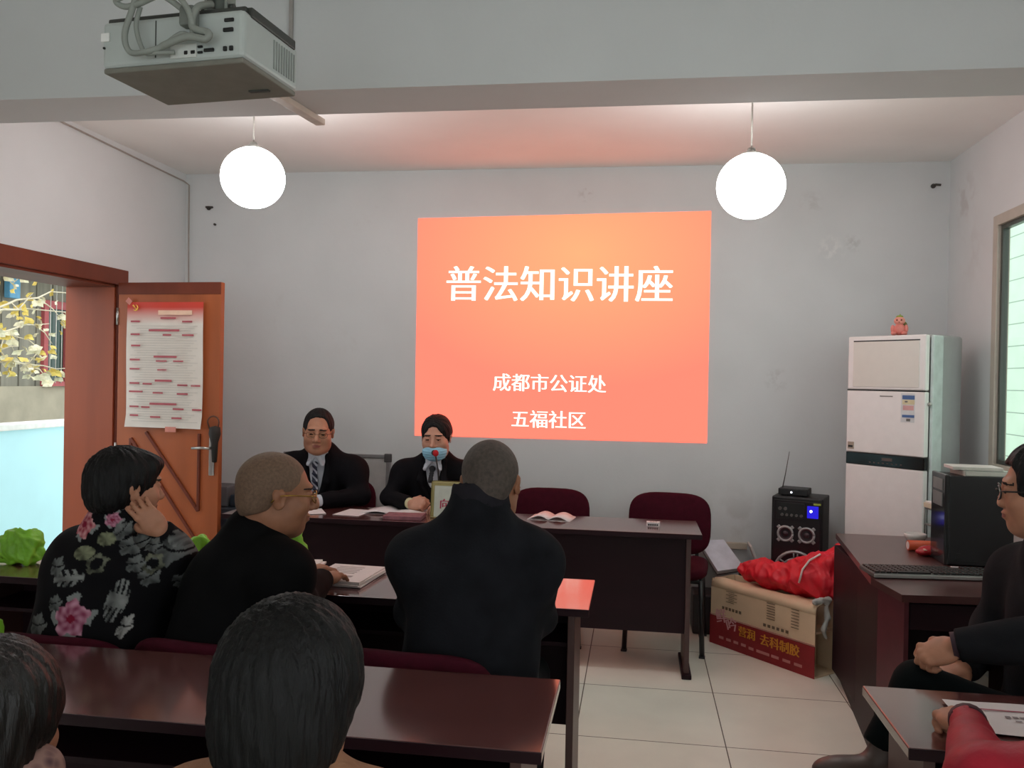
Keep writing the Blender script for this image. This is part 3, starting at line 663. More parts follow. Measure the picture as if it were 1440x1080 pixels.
for k in range(5): kn.cyl((.062 + k * .027, -.012, .765), (.062 + k * .027, -.024, .765), .008, n=10)
for k in range(2): kn.cyl((.05 + k * .03, -.012, .80), (.05 + k * .03, -.02, .80), .010, n=10)
kn.build('knobs', mat('knob_grey', '#5c5654', rough=.4), cp)
MB().span((.20, -.011, .755), (.262, -.007, .825), .002).build('blue_display', mat('blue_display_lit', '#0a0a30', emit=(.03, .02, .9), estr=.75, rough=.2), sp)
MB().sphere((.222, -.013, .795), .007, 12, 8).build('indicator_light', mat('led_white', '#ffffff', emit=(.8, .85, 1), estr=6), sp)
MB().span((.235, -.012, .832), (.275, -.007, .842)).build('status_strip', mat('green_strip', '#a9b84a', rough=.5), sp)
MB().span((sw, .09, .38), (sw + .012, .19, .43), .004).build('side_handle', mat('handle_grey', '#2c2c2c', rough=.5), sp)
rc = thing('wireless_receiver', 'flat black wireless receiver with a raised antenna on the loudspeaker', 'receiver', (.80 + .03, 5.18, sh_ + .001), math.radians(-20))
MB().span((.0, .01, .004), (.165, .15, .042), .004).build('case', M_spk, rc)
MB().tube([(.016, .06, .042), (.03, .06, .12), (.05, .062, .255)], [.0035, .003, .0018], n=6).build('antenna', mat('antenna_grey', '#5a5854', rough=.4, metal=.6), rc)
MB().sphere((.075, .008, .022), .005, 10, 6).build('indicator_light', mat('led_white', '#ffffff'), rc)
MB().cyl((.02, .03, 0), (.02, .03, .006), .008).cyl((.14, .03, 0), (.14, .03, .006), .008).cyl((.02, .13, 0), (.02, .13, .006), .008).cyl((.14, .13, 0), (.14, .13, .006), .008).build('feet', M_blk, rc)

# ------------------------------------------------------------------ carton
cx0, cy0 = .455, 5.125; cl = math.hypot(.48, .54); ca = math.atan2(-.54, .48)
ct = thing('carton', 'beige and red printed cardboard carton on the floor beside the desk', 'carton', (cx0, cy0, 0), ca)
M_card = mat('beige_cardboard', '#dcc2a2', rough=.75, var=.06, scale=6); M_cred = mat('carton_red', '#8e1a22', rough=.55, var=.1)
cd, ch = .20, .375
bx = MB()
bx.slot(0).span((0, 0, .0), (cl, .006, ch - .04)).span((0, cd - .006, 0), (cl, cd, ch)).span((0, .006, 0), (.006, cd - .006, ch)).span((.006, .006, 0), (cl, cd - .006, .006))
bx.span((.006, .006, ch - .16), (cl - .03, cd - .006, ch - .15))
bx.build('carton_walls', M_card, ct)
fl = MB(); n = 12
top = []
for i in range(n + 1):
    x = cl * i / n; b = .012 * math.sin(i * 1.1) + .006 * math.sin(i * 2.7)
    top.append([(x, -.002, ch - .045), (x, .004 + b * .3, ch - .012 + b * .4), (x, .035 + b, ch + .004 + b * .4), (x, .10 + b, ch - .002 - b)])
vs = [p for r in top for p in r]; fs = [[i * 4 + j, (i + 1) * 4 + j, (i + 1) * 4 + j + 1, i * 4 + j + 1] for i in range(n) for j in range(3)]
fl.add(vs, fs, True); fo = fl.build('top_flap', M_card, ct, flip=False)
fm = fo.modifiers.new('thick', 'SOLIDIFY'); fm.thickness = .005
MB().span((-.002, -.004, .0), (cl + .002, .0, .165)).build('red_band', M_cred, ct)
M_gold = mat('carton_yellow', '#d8912f', rough=.6); M_pk = mat('carton_pink', '#d8a0a4', rough=.6); M_ink = mat('carton_ink', '#6b5a48', rough=.7)
RF = facing(0, -1)
text_mesh('lettering', '营润', .062, M_gold, ct, (.275, -.006, .118), RF, bold=.003)
text_mesh('lettering', '去科制胶', .066, M_gold, ct, (.50, -.006, .112), RF, bold=.003)
text_mesh('lettering', '鲜', .085, M_pk, ct, (.085, -.006, .168), RF @ rot('Z', .25), bold=.003)
text_mesh('lettering', '吟', .085, M_pk, ct, (.165, -.006, .135), RF @ rot('Z', .35), bold=.003)
pr = MB()
pr.slot(0).span((0, -.0055, .170), (cl, -.0015, .173))
for k in range(7): pr.slot(1).box((.09 + (k * .055), -.006, .05 if k < 4 else .045), (.034, .001, .015))
for k in range(4): pr.box((.40 + k * .075, -.006, .045), (.05, .001, .015))
for k in range(6):
    pr.slot(2).box((.10 + k * .025, -.006, .225), (.016, .001, .016)).box((.40 + k * .03, -.006, .20), (.018, .001, .016))
for k in range(7):
    pr.box((.15 + .02 * (k % 2), -.006, .325 - k * .010), (.06, .001, .003)).box((.44, -.006, .325 - k * .014), (.055, .001, .004)).box((.60, -.006, .33 - k * .016), (.05, .001, .004))
pr.build('carton_print', [mat('carton_line', '#c98a84', rough=.6), mat('carton_small_print', '#c7837f', rough=.6), M_ink], ct)

# clutter between the speakers table and the loudspeaker
M_dkbox = mat('dark_brown_case', '#2a2022', rough=.5)
tag(MB().span((.36, 5.26, 0), (.54, 5.47, .24), .01).build('storage_box', M_dkbox), 'dark brown box on the floor under the leaning white paper stack', 'box')
pst = thing('paper_stack', 'slanting stack of white papers leaning on the dark box by the wall', 'papers')
A, B, C_, D_ = Vector((.40, 5.44, .535)), Vector((.555, 5.46, .545)), Vector((.665, 5.325, .405)), Vector((.505, 5.28, .385))
nrm = (B - A).cross(D_ - A).normalized(); nrm = -nrm if nrm.z > 0 else nrm
def slab(a, b, c, d, n_, th, name, m, parent):
    q = [a, b, c, d]; MB().add([*q, *[p + n_ * th for p in q]], [[0, 1, 2, 3], [4, 5, 6, 7], [0, 1, 5, 4], [1, 2, 6, 5], [2, 3, 7, 6], [3, 0, 4, 7]]).build(name, m, parent)
slab(A, B, C_, D_, nrm, .012, 'top_sheets', mat('paper_bluish', '#d9dbe6', rough=.6), pst)
slab(A + nrm * .013, B + nrm * .013, C_ + nrm * .013, D_ + nrm * .013, nrm, .02, 'lower_sheets', mat('paper_shadow', '#c9c7c9', rough=.7), pst)
slab(A + nrm * .034, B + nrm * .034, C_ + nrm * .034, D_ + nrm * .034, nrm, .008, 'binder', mat('binder_navy', '#20222e', rough=.5), pst)
tag(MB().box((.735, 5.36, .45), (.012, .16, .20), .003, R=rot('Y', -.38)).build('leaning_board', mat('board_white', '#cfccc6', rough=.5)), 'narrow white board leaning beside the loudspeaker', 'board')
tag(MB().span((.57, 5.465, .485), (.70, 5.499, .525), .005).build('wall_socket', mat('socket_cream', '#b9ad9c', rough=.5)), 'cream socket strip low on the back wall', 'socket')
tag(MB().box((.71, 5.445, .20), (.12, .08, .40), .01).build('black_case', M_spk), 'upright black case between white papers and loudspeaker', 'case')

# cabinet and whiteboard near the door
cbn = thing('storage_cabinet', 'low grey blue cabinet in the corner between door and speakers table', 'cabinet', (-2.62, 5.28, 0))
MB().span((-.17, -.15, 0), (.17, .15, .66), .006).build('cabinet_body', mat('cabinet_blue_grey', '#3c4650', rough=.5), cbn)
MB().span((-.16, -.155, .03), (.16, -.148, .64), .003).build('cabinet_door', mat('cabinet_door_grey', '#39424c', rough=.45), cbn)
tag(MB().span((-2.76, 5.18, .662), (-2.60, 5.38, .79), .008).build('grey_box', mat('grey_carton', '#6a6a6c', rough=.6)), 'grey box lying on the low cabinet in the corner', 'box')
tag(MB().span((-2.585, 5.18, .662), (-2.47, 5.36, .74), .008).build('dark_box', mat('dark_blue_carton', '#2a3a48', rough=.6)), 'dark blue box on the low cabinet beside the grey box', 'box')
wb = thing('whiteboard', 'grey framed whiteboard leaning on back wall behind the man in suit', 'whiteboard', (-1.985, 5.42, 0)); wb.rotation_euler = (-.07, 0, 0)
MB().span((-.36, -.004, .05), (.35, .012, .985)).build('board', mat('whiteboard_face', '#b9b6b4', rough=.3), wb)
fm_ = MB()
for a, b in (((-.37, -.012, .03), (-.345, .02, 1.0)), ((.35, -.012, .03), (.375, .02, 1.0)), ((-.37, -.012, .98), (.375, .02, 1.005)), ((-.37, -.012, .03), (.375, .02, .06))): fm_.span(a, b, .004)
fm_.build('board_frame', mat('aluminium_frame', '#8b898a', rough=.4, metal=.4), wb)
MB().span((.335, -.016, .955), (.382, .024, 1.012), .006).build('corner_piece', mat('corner_dark', '#4a4848', rough=.5), wb)

# ------------------------------------------------------------------ things on the speakers tables
M_paper = mat('white_paper', '#dcd6d6', rough=.6, var=.03); M_cover = mat('booklet_cover', '#ded4d2', rough=.5, var=.04); M_pinkp = mat('booklet_photo', '#8a5a62', rough=.5, var=.3, scale=30)
def papers(name, label, cat, x, y, z, w_, d_, rz, n=1, m=M_paper, group=None, jitter=.01, th=.004, mark=False):
    t = thing(name, label, cat, (x, y, z), rz, group); rr = random.Random(int(1000 * (x + y)))
    for k in range(n):
        MB().box((rr.uniform(-jitter, jitter) * (k > 0), rr.uniform(-jitter, jitter) * (k > 0), .0008 + th * (k + .5)), (w_, d_, th * .92), .0008, R=rot('Z', rr.uniform(-.06, .06) * (n > 1))).build('booklet' if n > 1 else 'sheet', m, t)
    if mark:
        q = MB(); zz = .001 + th * n + .0006
        for k in range(5): q.box((-.02, d_ * (.32 - k * .09), zz), (w_ * .5, .004, .0006))
        q.box((.03, -d_ * .22, zz), (.03, .02, .0006)).build('print', mat('print_grey', '#9a8f8f', rough=.6), t)
    return t
ZT_ = .7505
papers('paper_sheet', 'single white sheet lying on the table before the man in suit', 'paper', -1.565, 4.63, ZT_, .155, .22, -.12, th=.002)
papers('document', 'small white document under the clasped hands of the man in suit', 'paper', -1.80, 4.60, ZT_, .13, .19, .5, th=.003)
bk = thing('open_magazine', 'open white magazine lying before the woman wearing a blue mask', 'magazine', (-1.345, 4.72, ZT_), -.05)
def openbook(w_, d_, lift, root, m=M_paper):
    vs = []; fs = []; n = 8
    for i in range(-n, n + 1):
        q = i / n; z = lift * (math.sin(PI * min(1, abs(q) * 1.1)) * .9 + .12 * (1 - abs(q))) + .002
        vs += [(q * w_ / 2, -d_ / 2, z), (q * w_ / 2, d_ / 2, z)]
    fs = [[2 * i, 2 * i + 2, 2 * i + 3, 2 * i + 1] for i in range(2 * n)]
    o = MB().add(vs, fs, True).build('pages', m, root, flip=False); s = o.modifiers.new('thick', 'SOLIDIFY'); s.thickness = .003; s.offset = 0
openbook(.34, .22, .014, bk); 
MB().box((0, 0, .0006), (.345, .224, .0012)).build('cover', mat('magazine_cover', '#9d8f90', rough=.5), bk)
tag(MB().box((-1.24, 4.52, ZT_ + .011), (.21, .14, .021), .002, R=rot('Z', .05)).build('picture_booklet', M_pinkp), 'dark pink picture booklet at the table front before the masked woman', 'booklet')
ob2 = thing('open_booklet', 'open white booklet on the table before the middle empty chair', 'booklet', (-.455, 4.73, ZT_), -.12)
openbook(.235, .18, .022, ob2); MB().box((0, 0, .0006), (.24, .184, .0012)).build('cover', M_cover, ob2)
cdn = thing('card_box', 'tiny white tent card with dark print near the right table end', 'card', (.10, 4.62, ZT_), -.05)
MB().prism([(-.032, -.02), (.032, -.02), (.036, .02), (-.036, .02)], 0, .022).build('card', M_paper, cdn)
q = MB()
for k in range(5): q.box((-.022 + k * .011, -.0207, .009), (.008, .001, .009))
for k in range(3): q.box((-.012 + k * .014, .002, .0225), (.008, .008, .0006))
q.build('print', M_blk, cdn)
sg = thing('name_sign', 'tan framed table sign with red lettering between masked woman and the man in charcoal', 'sign', (-.985, 4.57, ZT_)); sg.rotation_euler = (-.10, 0, 0)
MB().span((-.125, 0, 0), (.125, .012, .205), .012).build('sign_frame', mat('sign_tan', '#9a8f5c', rough=.5), sg)
MB().span((-.105, -.003, .0), (.105, .0, .178), .004).build('sign_face', mat('sign_white', '#c9cec2', rough=.5), sg)
MB().box((0, .03, .004), (.25, .07, .008), .003).build('sign_base', mat('sign_tan', '#9a8f5c'), sg)
text_mesh('lettering', '向社区', .058, mat('sign_red', '#b03050', rough=.6), sg, (.01, -.004, .075), facing(0, -1), bold=.002)
mc = thing('microphone', 'gooseneck table microphone with red foam tip below the blue mask', 'microphone', (-1.095, 4.70, ZT_))
MB().lathe([(0, .0), (.05, .0), (.052, .012), (.03, .025), (.012, .03), (0, .03)]).build('base', M_blk, mc)
MB().tube([(0, 0, .03), (0, .01, .15), (-.008, .01, .25), (-.018, -.005, .325)], .0045, n=8).build('gooseneck', M_blk, mc)
MB().sphere((-.018, -.012, .345), (.017, .017, .019), 16, 10).build('windscreen', mat('red_foam', '#b8121f', rough=.8), mc)
MB().sphere((-.03, -.004, .347), (.015, .015, .016), 16, 10).build('windscreen_collar', M_blk, mc)

# things on the audience tables
papers('booklet_stack', 'stack of white booklets on the table left of the man in charcoal jacket', 'booklets', -1.075, 3.12, ZT_, .21, .27, -.10, n=4, m=M_cover, th=.0055, jitter=.006, mark=True)
papers('booklet_stack', 'smaller stack of booklets beside the arm of the bald man', 'booklets', -1.285, 3.17, ZT_, .15, .20, .15, n=4, m=M_cover, th=.008, jitter=.008)
fld = thing('leaflet', 'white printed leaflet with a red line between the red sleeves', 'leaflet', (.90, 2.115, ZT_), -.04)
vs, fs = sheet(.30, .20, 8, .0015); MB().add([(a, c, .003 + b * -1) for a, b, c in vs], fs, True).build('sheet', M_paper, fld, flip=False)
q = MB().slot(0).box((.02, .045, .0085), (.25, .006, .0006)); q.slot(1)
for k in range(7): q.box((-.035 + k * .016, .005, .0085), (.011, .010, .0006))
for k in range(4): q.box((-.02 + k * .022, -.018, .0085), (.013, .006, .0006))
q.build('print', [mat('leaflet_red', '#a85a68', rough=.6), mat('leaflet_grey', '#8c8586', rough=.6)], fld)

# ------------------------------------------------------------------ computer desk
poly = [(.985, 3.33), (1.82, 3.40), (1.835, 4.63), (1.04, 4.64), (.945, 3.60)]
dk = thing('computer_desk', 'dark maroon computer desk along the right wall carrying keyboard and tower', 'desk', (1.4, 4.0, 0))
P_ = [(a - 1.4, b - 4.0) for a, b in poly]
MB().prism(P_, .722, .75).build('desktop', mat('desk_laminate', '#4a2c2a', rough=.3, spec=.5, var=.12, scale=9, coat=.15), dk)
ins = [(-.385, -.60), (.38, -.55), (.40, .60), (-.335, .61), (-.425, -.395)]
def wallp(a, b, z0, z1, name, m=M_panel, th=.018):
    a, b = Vector((*a, 0)), Vector((*b, 0)); d = (b - a); n_ = Vector((-d.y, d.x, 0)).normalized() * th
    MB().prism([(a.x, a.y), (b.x, b.y), (b.x + n_.x, b.y + n_.y), (a.x + n_.x, a.y + n_.y)], z0, z1).build(name, m, dk)
M_pan_lit = mat('maroon_panel_lit', '#552029', rough=.4, var=.12)  # lighter copy for the near side piece; its light is put into the colour
wallp(ins[3], ins[4], 0, .722, 'side_panel'); wallp(ins[4], ins[0], 0, .722, 'side_panel', M_pan_lit)
wallp(ins[2], ins[3], 0.1, .722, 'back_panel'); wallp(ins[1], ins[2], 0, .722, 'side_panel')
MB().span((-.36, -.585, .60), (.37, -.565, .70), .002).build('apron', M_panel, dk)
kt = MB().span((-.30, -.56, .655), (.36, -.28, .67), .002).build('keyboard_tray', M_panel, dk)
MB().span((-.38, .10, .06), (-.02, .58, .70), .003).build('pedestal', M_panel, dk)
kb = thing('keyboard', 'dark grey computer keyboard with silver front edge on the desk', 'keyboard', (1.195, 3.70, .7505), .10)
MB().box((0, 0, .010), (.50, .165, .018), .004).build('keyboard_body', mat('keyboard_grey', '#4a4a48', rough=.45), kb)
MB().span((-.25, -.088, .003), (.25, -.080, .017), .002).build('front_edge', mat('keyboard_silver', '#a5a5a2', rough=.35, metal=.4), kb)
ks = MB()
for r_ in range(6):
    for c_ in range(21):
        if (c_ in (15, 16) and r_ > 3) or (r_ == 0 and 4 <= c_ <= 9): continue
        ks.box((-.232 + c_ * .0232, -.062 + r_ * .0245, .022), (.019, .019, .008), .002, seg=1)
ks.box((-.085, -.062, .022), (.13, .019, .008), .002)
ks.build('keys', M_blk, kb)['kind'] = 'stuff'
tw = thing('computer_tower', 'black computer tower lying behind the keyboard with books on top', 'computer', (1.345, 3.92, .7505), -.03)
MB().span((.0, .0, .004), (.26, .19, .388), .004).build('case', mat('tower_black', '#19191a', rough=.4, var=.1), tw)
MB().span((-.018, -.002, .0), (.002, .192, .392), .006).build('front_bezel', mat('bezel_gloss', '#2a2c2c', rough=.12), tw)
MB().span((-.021, .03, .25), (-.017, .16, .31), .002).span((-.021, .03, .32), (-.017, .16, .37), .002).build('drive_bay', mat('drive_grey', '#6c6f6c', rough=.3), tw)
MB().span((.03, -.003, .03), (.05, .0, .055)).span((.02, -.002, .02), (.24, .0, .023)).build('side_latch', M_blk, tw)
M_bk1 = mat('book_page', '#c9c5bb', rough=.7)
for (x, y, z, w_, d_, h_, rz, lab, col) in ((1.50, 4.0, 1.1395, .20, .15, .022, .08, 'pale grey bound book directly on the computer tower', '#a2a39a'), (1.47, 4.01, 1.163, .20, .14, .014, -.06, 'thin white book topmost on the computer tower', '#cfc9c4')):
    t = thing('book', lab, 'book', (x, y, z), rz, 'books on the computer tower')
    MB().box((0, 0, h_ / 2), (w_, d_, h_), .001).build('cover', mat('book_cover_' + col[1:], col, rough=.5), t)
    MB().span((-w_ / 2 + .003, -d_ / 2 - .0008, .003), (w_ / 2 - .003, -d_ / 2 + .01, h_ - .003)).build('page_block', M_bk1, t)
t = thing('paper_roll', 'orange rolled paper tube with white core lying on the desk', 'paper roll', (1.275, 4.24, .7505), .06)
MB().cyl((0, 0, .024), (.19, 0, .024), .024, n=24).build('roll', mat('orange_paper', '#c4512c', rough=.45), t)
MB().cyl((-.001, 0, .024), (.004, 0, .024), .018, n=20).build('core', mat('core_white', '#d8d0cc', rough=.6), t)
t = thing('tape_pouch', 'shiny red packet lying on desk in front of the orange roll', 'packet', (1.34, 4.135, .7505), .2); t.scale = (.85, .85, .9)
MB().sphere((0, 0, .026), (.065, .045, .026)).sphere((-.04, -.005, .02), (.04, .035, .019)).build('packet_body', mat('shiny_red_plastic', '#b01a24', rough=.18, bump=.5, bscale=30), t)
MB().box((-.035, -.03, .034), (.035, .014, .004), .001, R=rot('X', .6)).build('packet_label', mat('packet_pale', '#d9a08e', rough=.4), t)
tag(MB().lathe([(.0, 0), (.03, .0), (.05, .03), (.052, .045), (.046, .045), (.03, .012), (0, .01)], (1.375, 4.46, .7505)).build('bowl', mat('white_ceramic', '#d3d0cb', rough=.25)), 'small white bowl on the desk behind the orange roll', 'bowl')
t = thing('paper_tray', 'wire document tray holding loose papers between tower and air conditioner', 'document tray', (1.56, 4.42, .7505), .15)
f = MB()
for sx in (-.12, .12):
    for sy in (-.09, .09): f.tube([(sx, sy, 0), (sx, sy, .19)], .004, n=6)
for z in (.09, .17): f.tube([(-.12, -.09, z), (.12, -.09, z), (.12, .09, z), (-.12, .09, z), (-.12, -.09, z)], .004, n=6)
f.build('tray_frame', mat('tray_grey', '#7d817e', rough=.4, metal=.4), t)
MB().box((0, 0, .172), (.24, .18, .004)).box((0, 0, .092), (.24, .18, .004)).build('tray_plate', mat('tray_plate_grey', '#8a8f8c', rough=.5), t)
tag(MB().box((1.545, 4.415, .9385), (.23, .17, .022), .001, R=rot('Z', .2)).build('loose_papers', mat('cream_paper', '#cfc6ae', rough=.7)), 'cream papers on the upper tray behind the computer tower', 'papers')
tag(MB().box((1.54, 4.41, .953), (.22, .17, .006), .001, R=rot('Z', .05)).build('white_papers', M_paper), 'white sheets on top of the cream papers in the tray', 'papers')
tag(MB().box((1.40, 3.865, .7535), (.12, .018, .005), .001, R=rot('Z', -.1)).build('white_ruler', M_paper), 'white ruler on the desk before the computer tower', 'ruler')
t = thing('spectacle_case', 'black computer mouse at the right end of keyboard', 'mouse', (1.53, 3.66, .7505)); t.name = 'computer_mouse'
MB().sphere((0, 0, .014), (.032, .052, .02)).build('mouse_body', M_blk, t); MB().cyl((0, .03, .03), (0, .02, .032), .005, n=8).build('scroll_wheel', M_steel, t)
# ------------------------------------------------------------------ smooth-blended bodies: distance fields meshed by surface nets
class Field:
    def __init__(s): s.ops = []
    def _p(s, kind, op, k, lo, hi, *a): s.ops.append((kind, op, k, np.array(lo, float), np.array(hi, float), a)); return s
    def cone(s, a, b, ra, rb, k=.02, op='u', sq=None):
        a, b = np.array(a, float), np.array(b, float); m = max(ra, rb)
        return s._p('cone', op, k, np.minimum(a, b) - m, np.maximum(a, b) + m, a, b, ra, rb)
    def chain(s, pts, rs, k=.02, op='u'):
        for i in range(len(pts) - 1): s.cone(pts[i], pts[i + 1], rs[i], rs[i + 1], k, op)
        return s
    def ell(s, c, r, R=None, k=.02, op='u'):
        c = np.array(c, float); r = np.array(r if hasattr(r, '__len__') else (r,) * 3, float)
        R = np.eye(3) if R is None else np.array(R, float); m = np.abs(R) @ r
        return s._p('ell', op, k, c - m, c + m, c, r, R)
    def cut(s, c, n, rad):
        """inside the ball (c, rad) keep only the side n points away from"""
        c = np.array(c, float); n = np.array(n, float); n /= np.linalg.norm(n)
        return s._p('cut', 'i', 0, c - rad, c + rad, c, n, rad)
    def slab(s, c, d, R=None, k=.01, op='u', rnd=.01):
        c = np.array(c, float); d = np.array(d, float); R = np.eye(3) if R is None else np.array(R, float); m = np.abs(R) @ d
        return s._p('box', op, k, c - m, c + m, c, d, R, rnd)
    def bounds(s):
        lo = np.min([o[3] for o in s.ops if o[1] == 'u'], 0); hi = np.max([o[4] for o in s.ops if o[1] == 'u'], 0); return lo, hi
    def grid(s, h, wob=None):
        lo, hi = s.bounds(); lo = lo - .03; hi = hi + .03
        n = np.ceil((hi - lo) / h).astype(int) + 1
        V = np.full(n, .2, np.float32)
        for kind, op, k, a, b, q in s.ops:
            i0 = np.clip(np.floor((a - .025 - k - lo) / h).astype(int), 0, n); i1 = np.clip(np.ceil((b + .025 + k - lo) / h).astype(int) + 1, 0, n)
            if (i1 <= i0).any(): continue
            X = (lo[0] + h * np.arange(i0[0], i1[0]))[:, None, None]; Y = (lo[1] + h * np.arange(i0[1], i1[1]))[None, :, None]; Z = (lo[2] + h * np.arange(i0[2], i1[2]))[None, None, :]
            if kind == 'cone':
                p, e, ra, rb = q; d = e - p; L = max(d @ d, 1e-9)
                t = np.clip(((X - p[0]) * d[0] + (Y - p[1]) * d[1] + (Z - p[2]) * d[2]) / L, 0, 1)
                D = np.sqrt((X - p[0] - t * d[0]) ** 2 + (Y - p[1] - t * d[1]) ** 2 + (Z - p[2] - t * d[2]) ** 2) - (ra + (rb - ra) * t)
            elif kind in ('ell', 'box'):
                c, r, R = q[:3]; x, y, z = X - c[0], Y - c[1], Z - c[2]
                u = [R[0][j] * x + R[1][j] * y + R[2][j] * z for j in range(3)]
                if kind == 'ell':
                    k0 = np.sqrt(sum((u[j] / r[j]) ** 2 for j in range(3))); k1 = np.sqrt(sum((u[j] / r[j] ** 2) ** 2 for j in range(3))) + 1e-6
                    D = k0 * (k0 - 1) / k1
                else:
                    g = [np.abs(u[j]) - (r[j] - q[3]) for j in range(3)]
                    D = np.sqrt(sum(np.maximum(t, 0) ** 2 for t in g)) + np.minimum(np.maximum(np.maximum(g[0], g[1]), g[2]), 0) - q[3]
            else:
                c, nn, rad = q; x, y, z = X - c[0], Y - c[1], Z - c[2]
                D = x * nn[0] + y * nn[1] + z * nn[2]; D = np.where(x * x + y * y + z * z < rad * rad, D, -1.0)
            S = V[i0[0]:i1[0], i0[1]:i1[1], i0[2]:i1[2]]; D = D.astype(np.float32)
            if op == 'u':
                if k > 0:
                    g = np.maximum(k - np.abs(S - D), 0) / k; S[...] = np.minimum(S, D) - g * g * k * .25
                else: S[...] = np.minimum(S, D)
            elif op == 's':
                D = -D
                if k > 0:
                    g = np.maximum(k - np.abs(S - D), 0) / k; S[...] = np.maximum(S, D) + g * g * k * .25
                else: S[...] = np.maximum(S, D)
            elif op == 'i': S[...] = np.maximum(S, D)
        return V, lo
def nets(V, lo, h):
    V = np.pad(V, 1, constant_values=.2); lo = lo - h; S = V < 0; n = np.array(V.shape)
    cor = [(i, j, k) for i in (0, 1) for j in (0, 1) for k in (0, 1)]
    cnt = sum(S[i:n[0] - 1 + i, j:n[1] - 1 + j, k:n[2] - 1 + k].astype(np.int8) for i, j, k in cor)
    mask = (cnt > 0) & (cnt < 8); cells = np.argwhere(mask); idx = np.full(mask.shape, -1, np.int64); idx[mask] = np.arange(len(cells))
    acc = np.zeros((len(cells), 3)); num = np.zeros(len(cells))
    for a in cor:
        for b in cor:
            if sum(b) - sum(a) == 1 and all(b[i] >= a[i] for i in range(3)):
                va = V[tuple((cells + a).T)]; vb = V[tuple((cells + b).T)]; cr = (va < 0) != (vb < 0)
                t = np.where(cr, va / np.where(cr, va - vb, 1), 0)
                acc += cr[:, None] * (np.array(a) + t[:, None] * (np.array(b) - np.array(a))); num += cr
    P = lo + h * (cells + acc / num[:, None]); F = []
    for ax in range(3):
        u, w_ = (ax + 1) % 3, (ax + 2) % 3
        A = np.moveaxis(S, ax, 0)[:-1]; B = np.moveaxis(S, ax, 0)[1:]
        e = np.argwhere(np.moveaxis(A != B, 0, ax)); ins = np.moveaxis(A, 0, ax)[tuple(e.T)]
        ok = (e[:, u] > 0) & (e[:, w_] > 0) & (e[:, u] < n[u] - 1) & (e[:, w_] < n[w_] - 1); e = e[ok]; ins = ins[ok]
        q = []
        for du, dw in ((-1, -1), (0, -1), (0, 0), (-1, 0)):
            c = e.copy(); c[:, u] += du; c[:, w_] += dw; q.append(idx[tuple(c.T)])
        q = np.stack(q, 1); q[~ins] = q[~ins][:, ::-1]; F.append(q)
    return P, np.concatenate(F)
def wobble(P, amp, fx, seed):
    r = np.random.RandomState(seed); out = np.zeros(len(P))
    for k in range(5):
        d = r.normal(size=3) * np.array(fx); d2 = r.normal(size=3) * np.array(fx) * .6
        out += np.sin(P @ d + 1.6 * np.sin(P @ d2 + r.rand() * 6) + r.rand() * 6) / 5
    return out * amp
def normals(P, F):
    N = np.zeros_like(P); fn = np.cross(P[F[:, 2]] - P[F[:, 0]], P[F[:, 3]] - P[F[:, 1]])
    for j in range(4): np.add.at(N, F[:, j], fn)
    return N / (np.linalg.norm(N, axis=1)[:, None] + 1e-12)
def mesh_field(name, f, h, mats, parent, smooth=2, fold=None, paint=None, colors=None, origin=(0, 0, 0), extra=None):
    V, lo = f.grid(h); P, F = nets(V, lo, h)
    # keep the largest connected shell only
    if smooth:
        E = np.concatenate([F[:, [0, 1]], F[:, [1, 2]], F[:, [2, 3]], F[:, [3, 0]]])
        for _ in range(smooth):
            A = np.zeros_like(P); c = np.zeros(len(P))
            np.add.at(A, E[:, 0], P[E[:, 1]]); np.add.at(c, E[:, 0], 1); np.add.at(A, E[:, 1], P[E[:, 0]]); np.add.at(c, E[:, 1], 1)
            P = .5 * P + .5 * A / np.maximum(c, 1)[:, None]
    if fold is not None or extra is not None:
        N = normals(P, F); d = np.zeros(len(P))
        if fold is not None: d += wobble(P, *fold)
        if extra is not None: d += extra(P)
        P = P + N * d[:, None]
    me = bpy.data.meshes.new(name); L = P - np.array(origin)
    me.vertices.add(len(L)); me.vertices.foreach_set('co', L.astype(np.float32).ravel())
    me.loops.add(len(F) * 4); me.loops.foreach_set('vertex_index', F.astype(np.int32).ravel())
    me.polygons.add(len(F)); me.polygons.foreach_set('loop_start', np.arange(len(F), dtype=np.int32) * 4)
    me.polygons.foreach_set('use_smooth', np.ones(len(F), bool))
    for m in (mats if isinstance(mats, (list, tuple)) else [mats]): me.materials.append(m)
    if paint is not None: me.polygons.foreach_set('material_index', paint(P[F].mean(1)).astype(np.int32))
    me.update(calc_edges=True); me.validate()
    if colors is not None:
        ca = me.color_attributes.new('pattern', 'FLOAT_COLOR', 'POINT'); ca.data.foreach_set('color', colors(P).astype(np.float32).ravel())
    o = bpy.data.objects.new(name, me); COL.objects.link(o); o.parent = parent
    return o

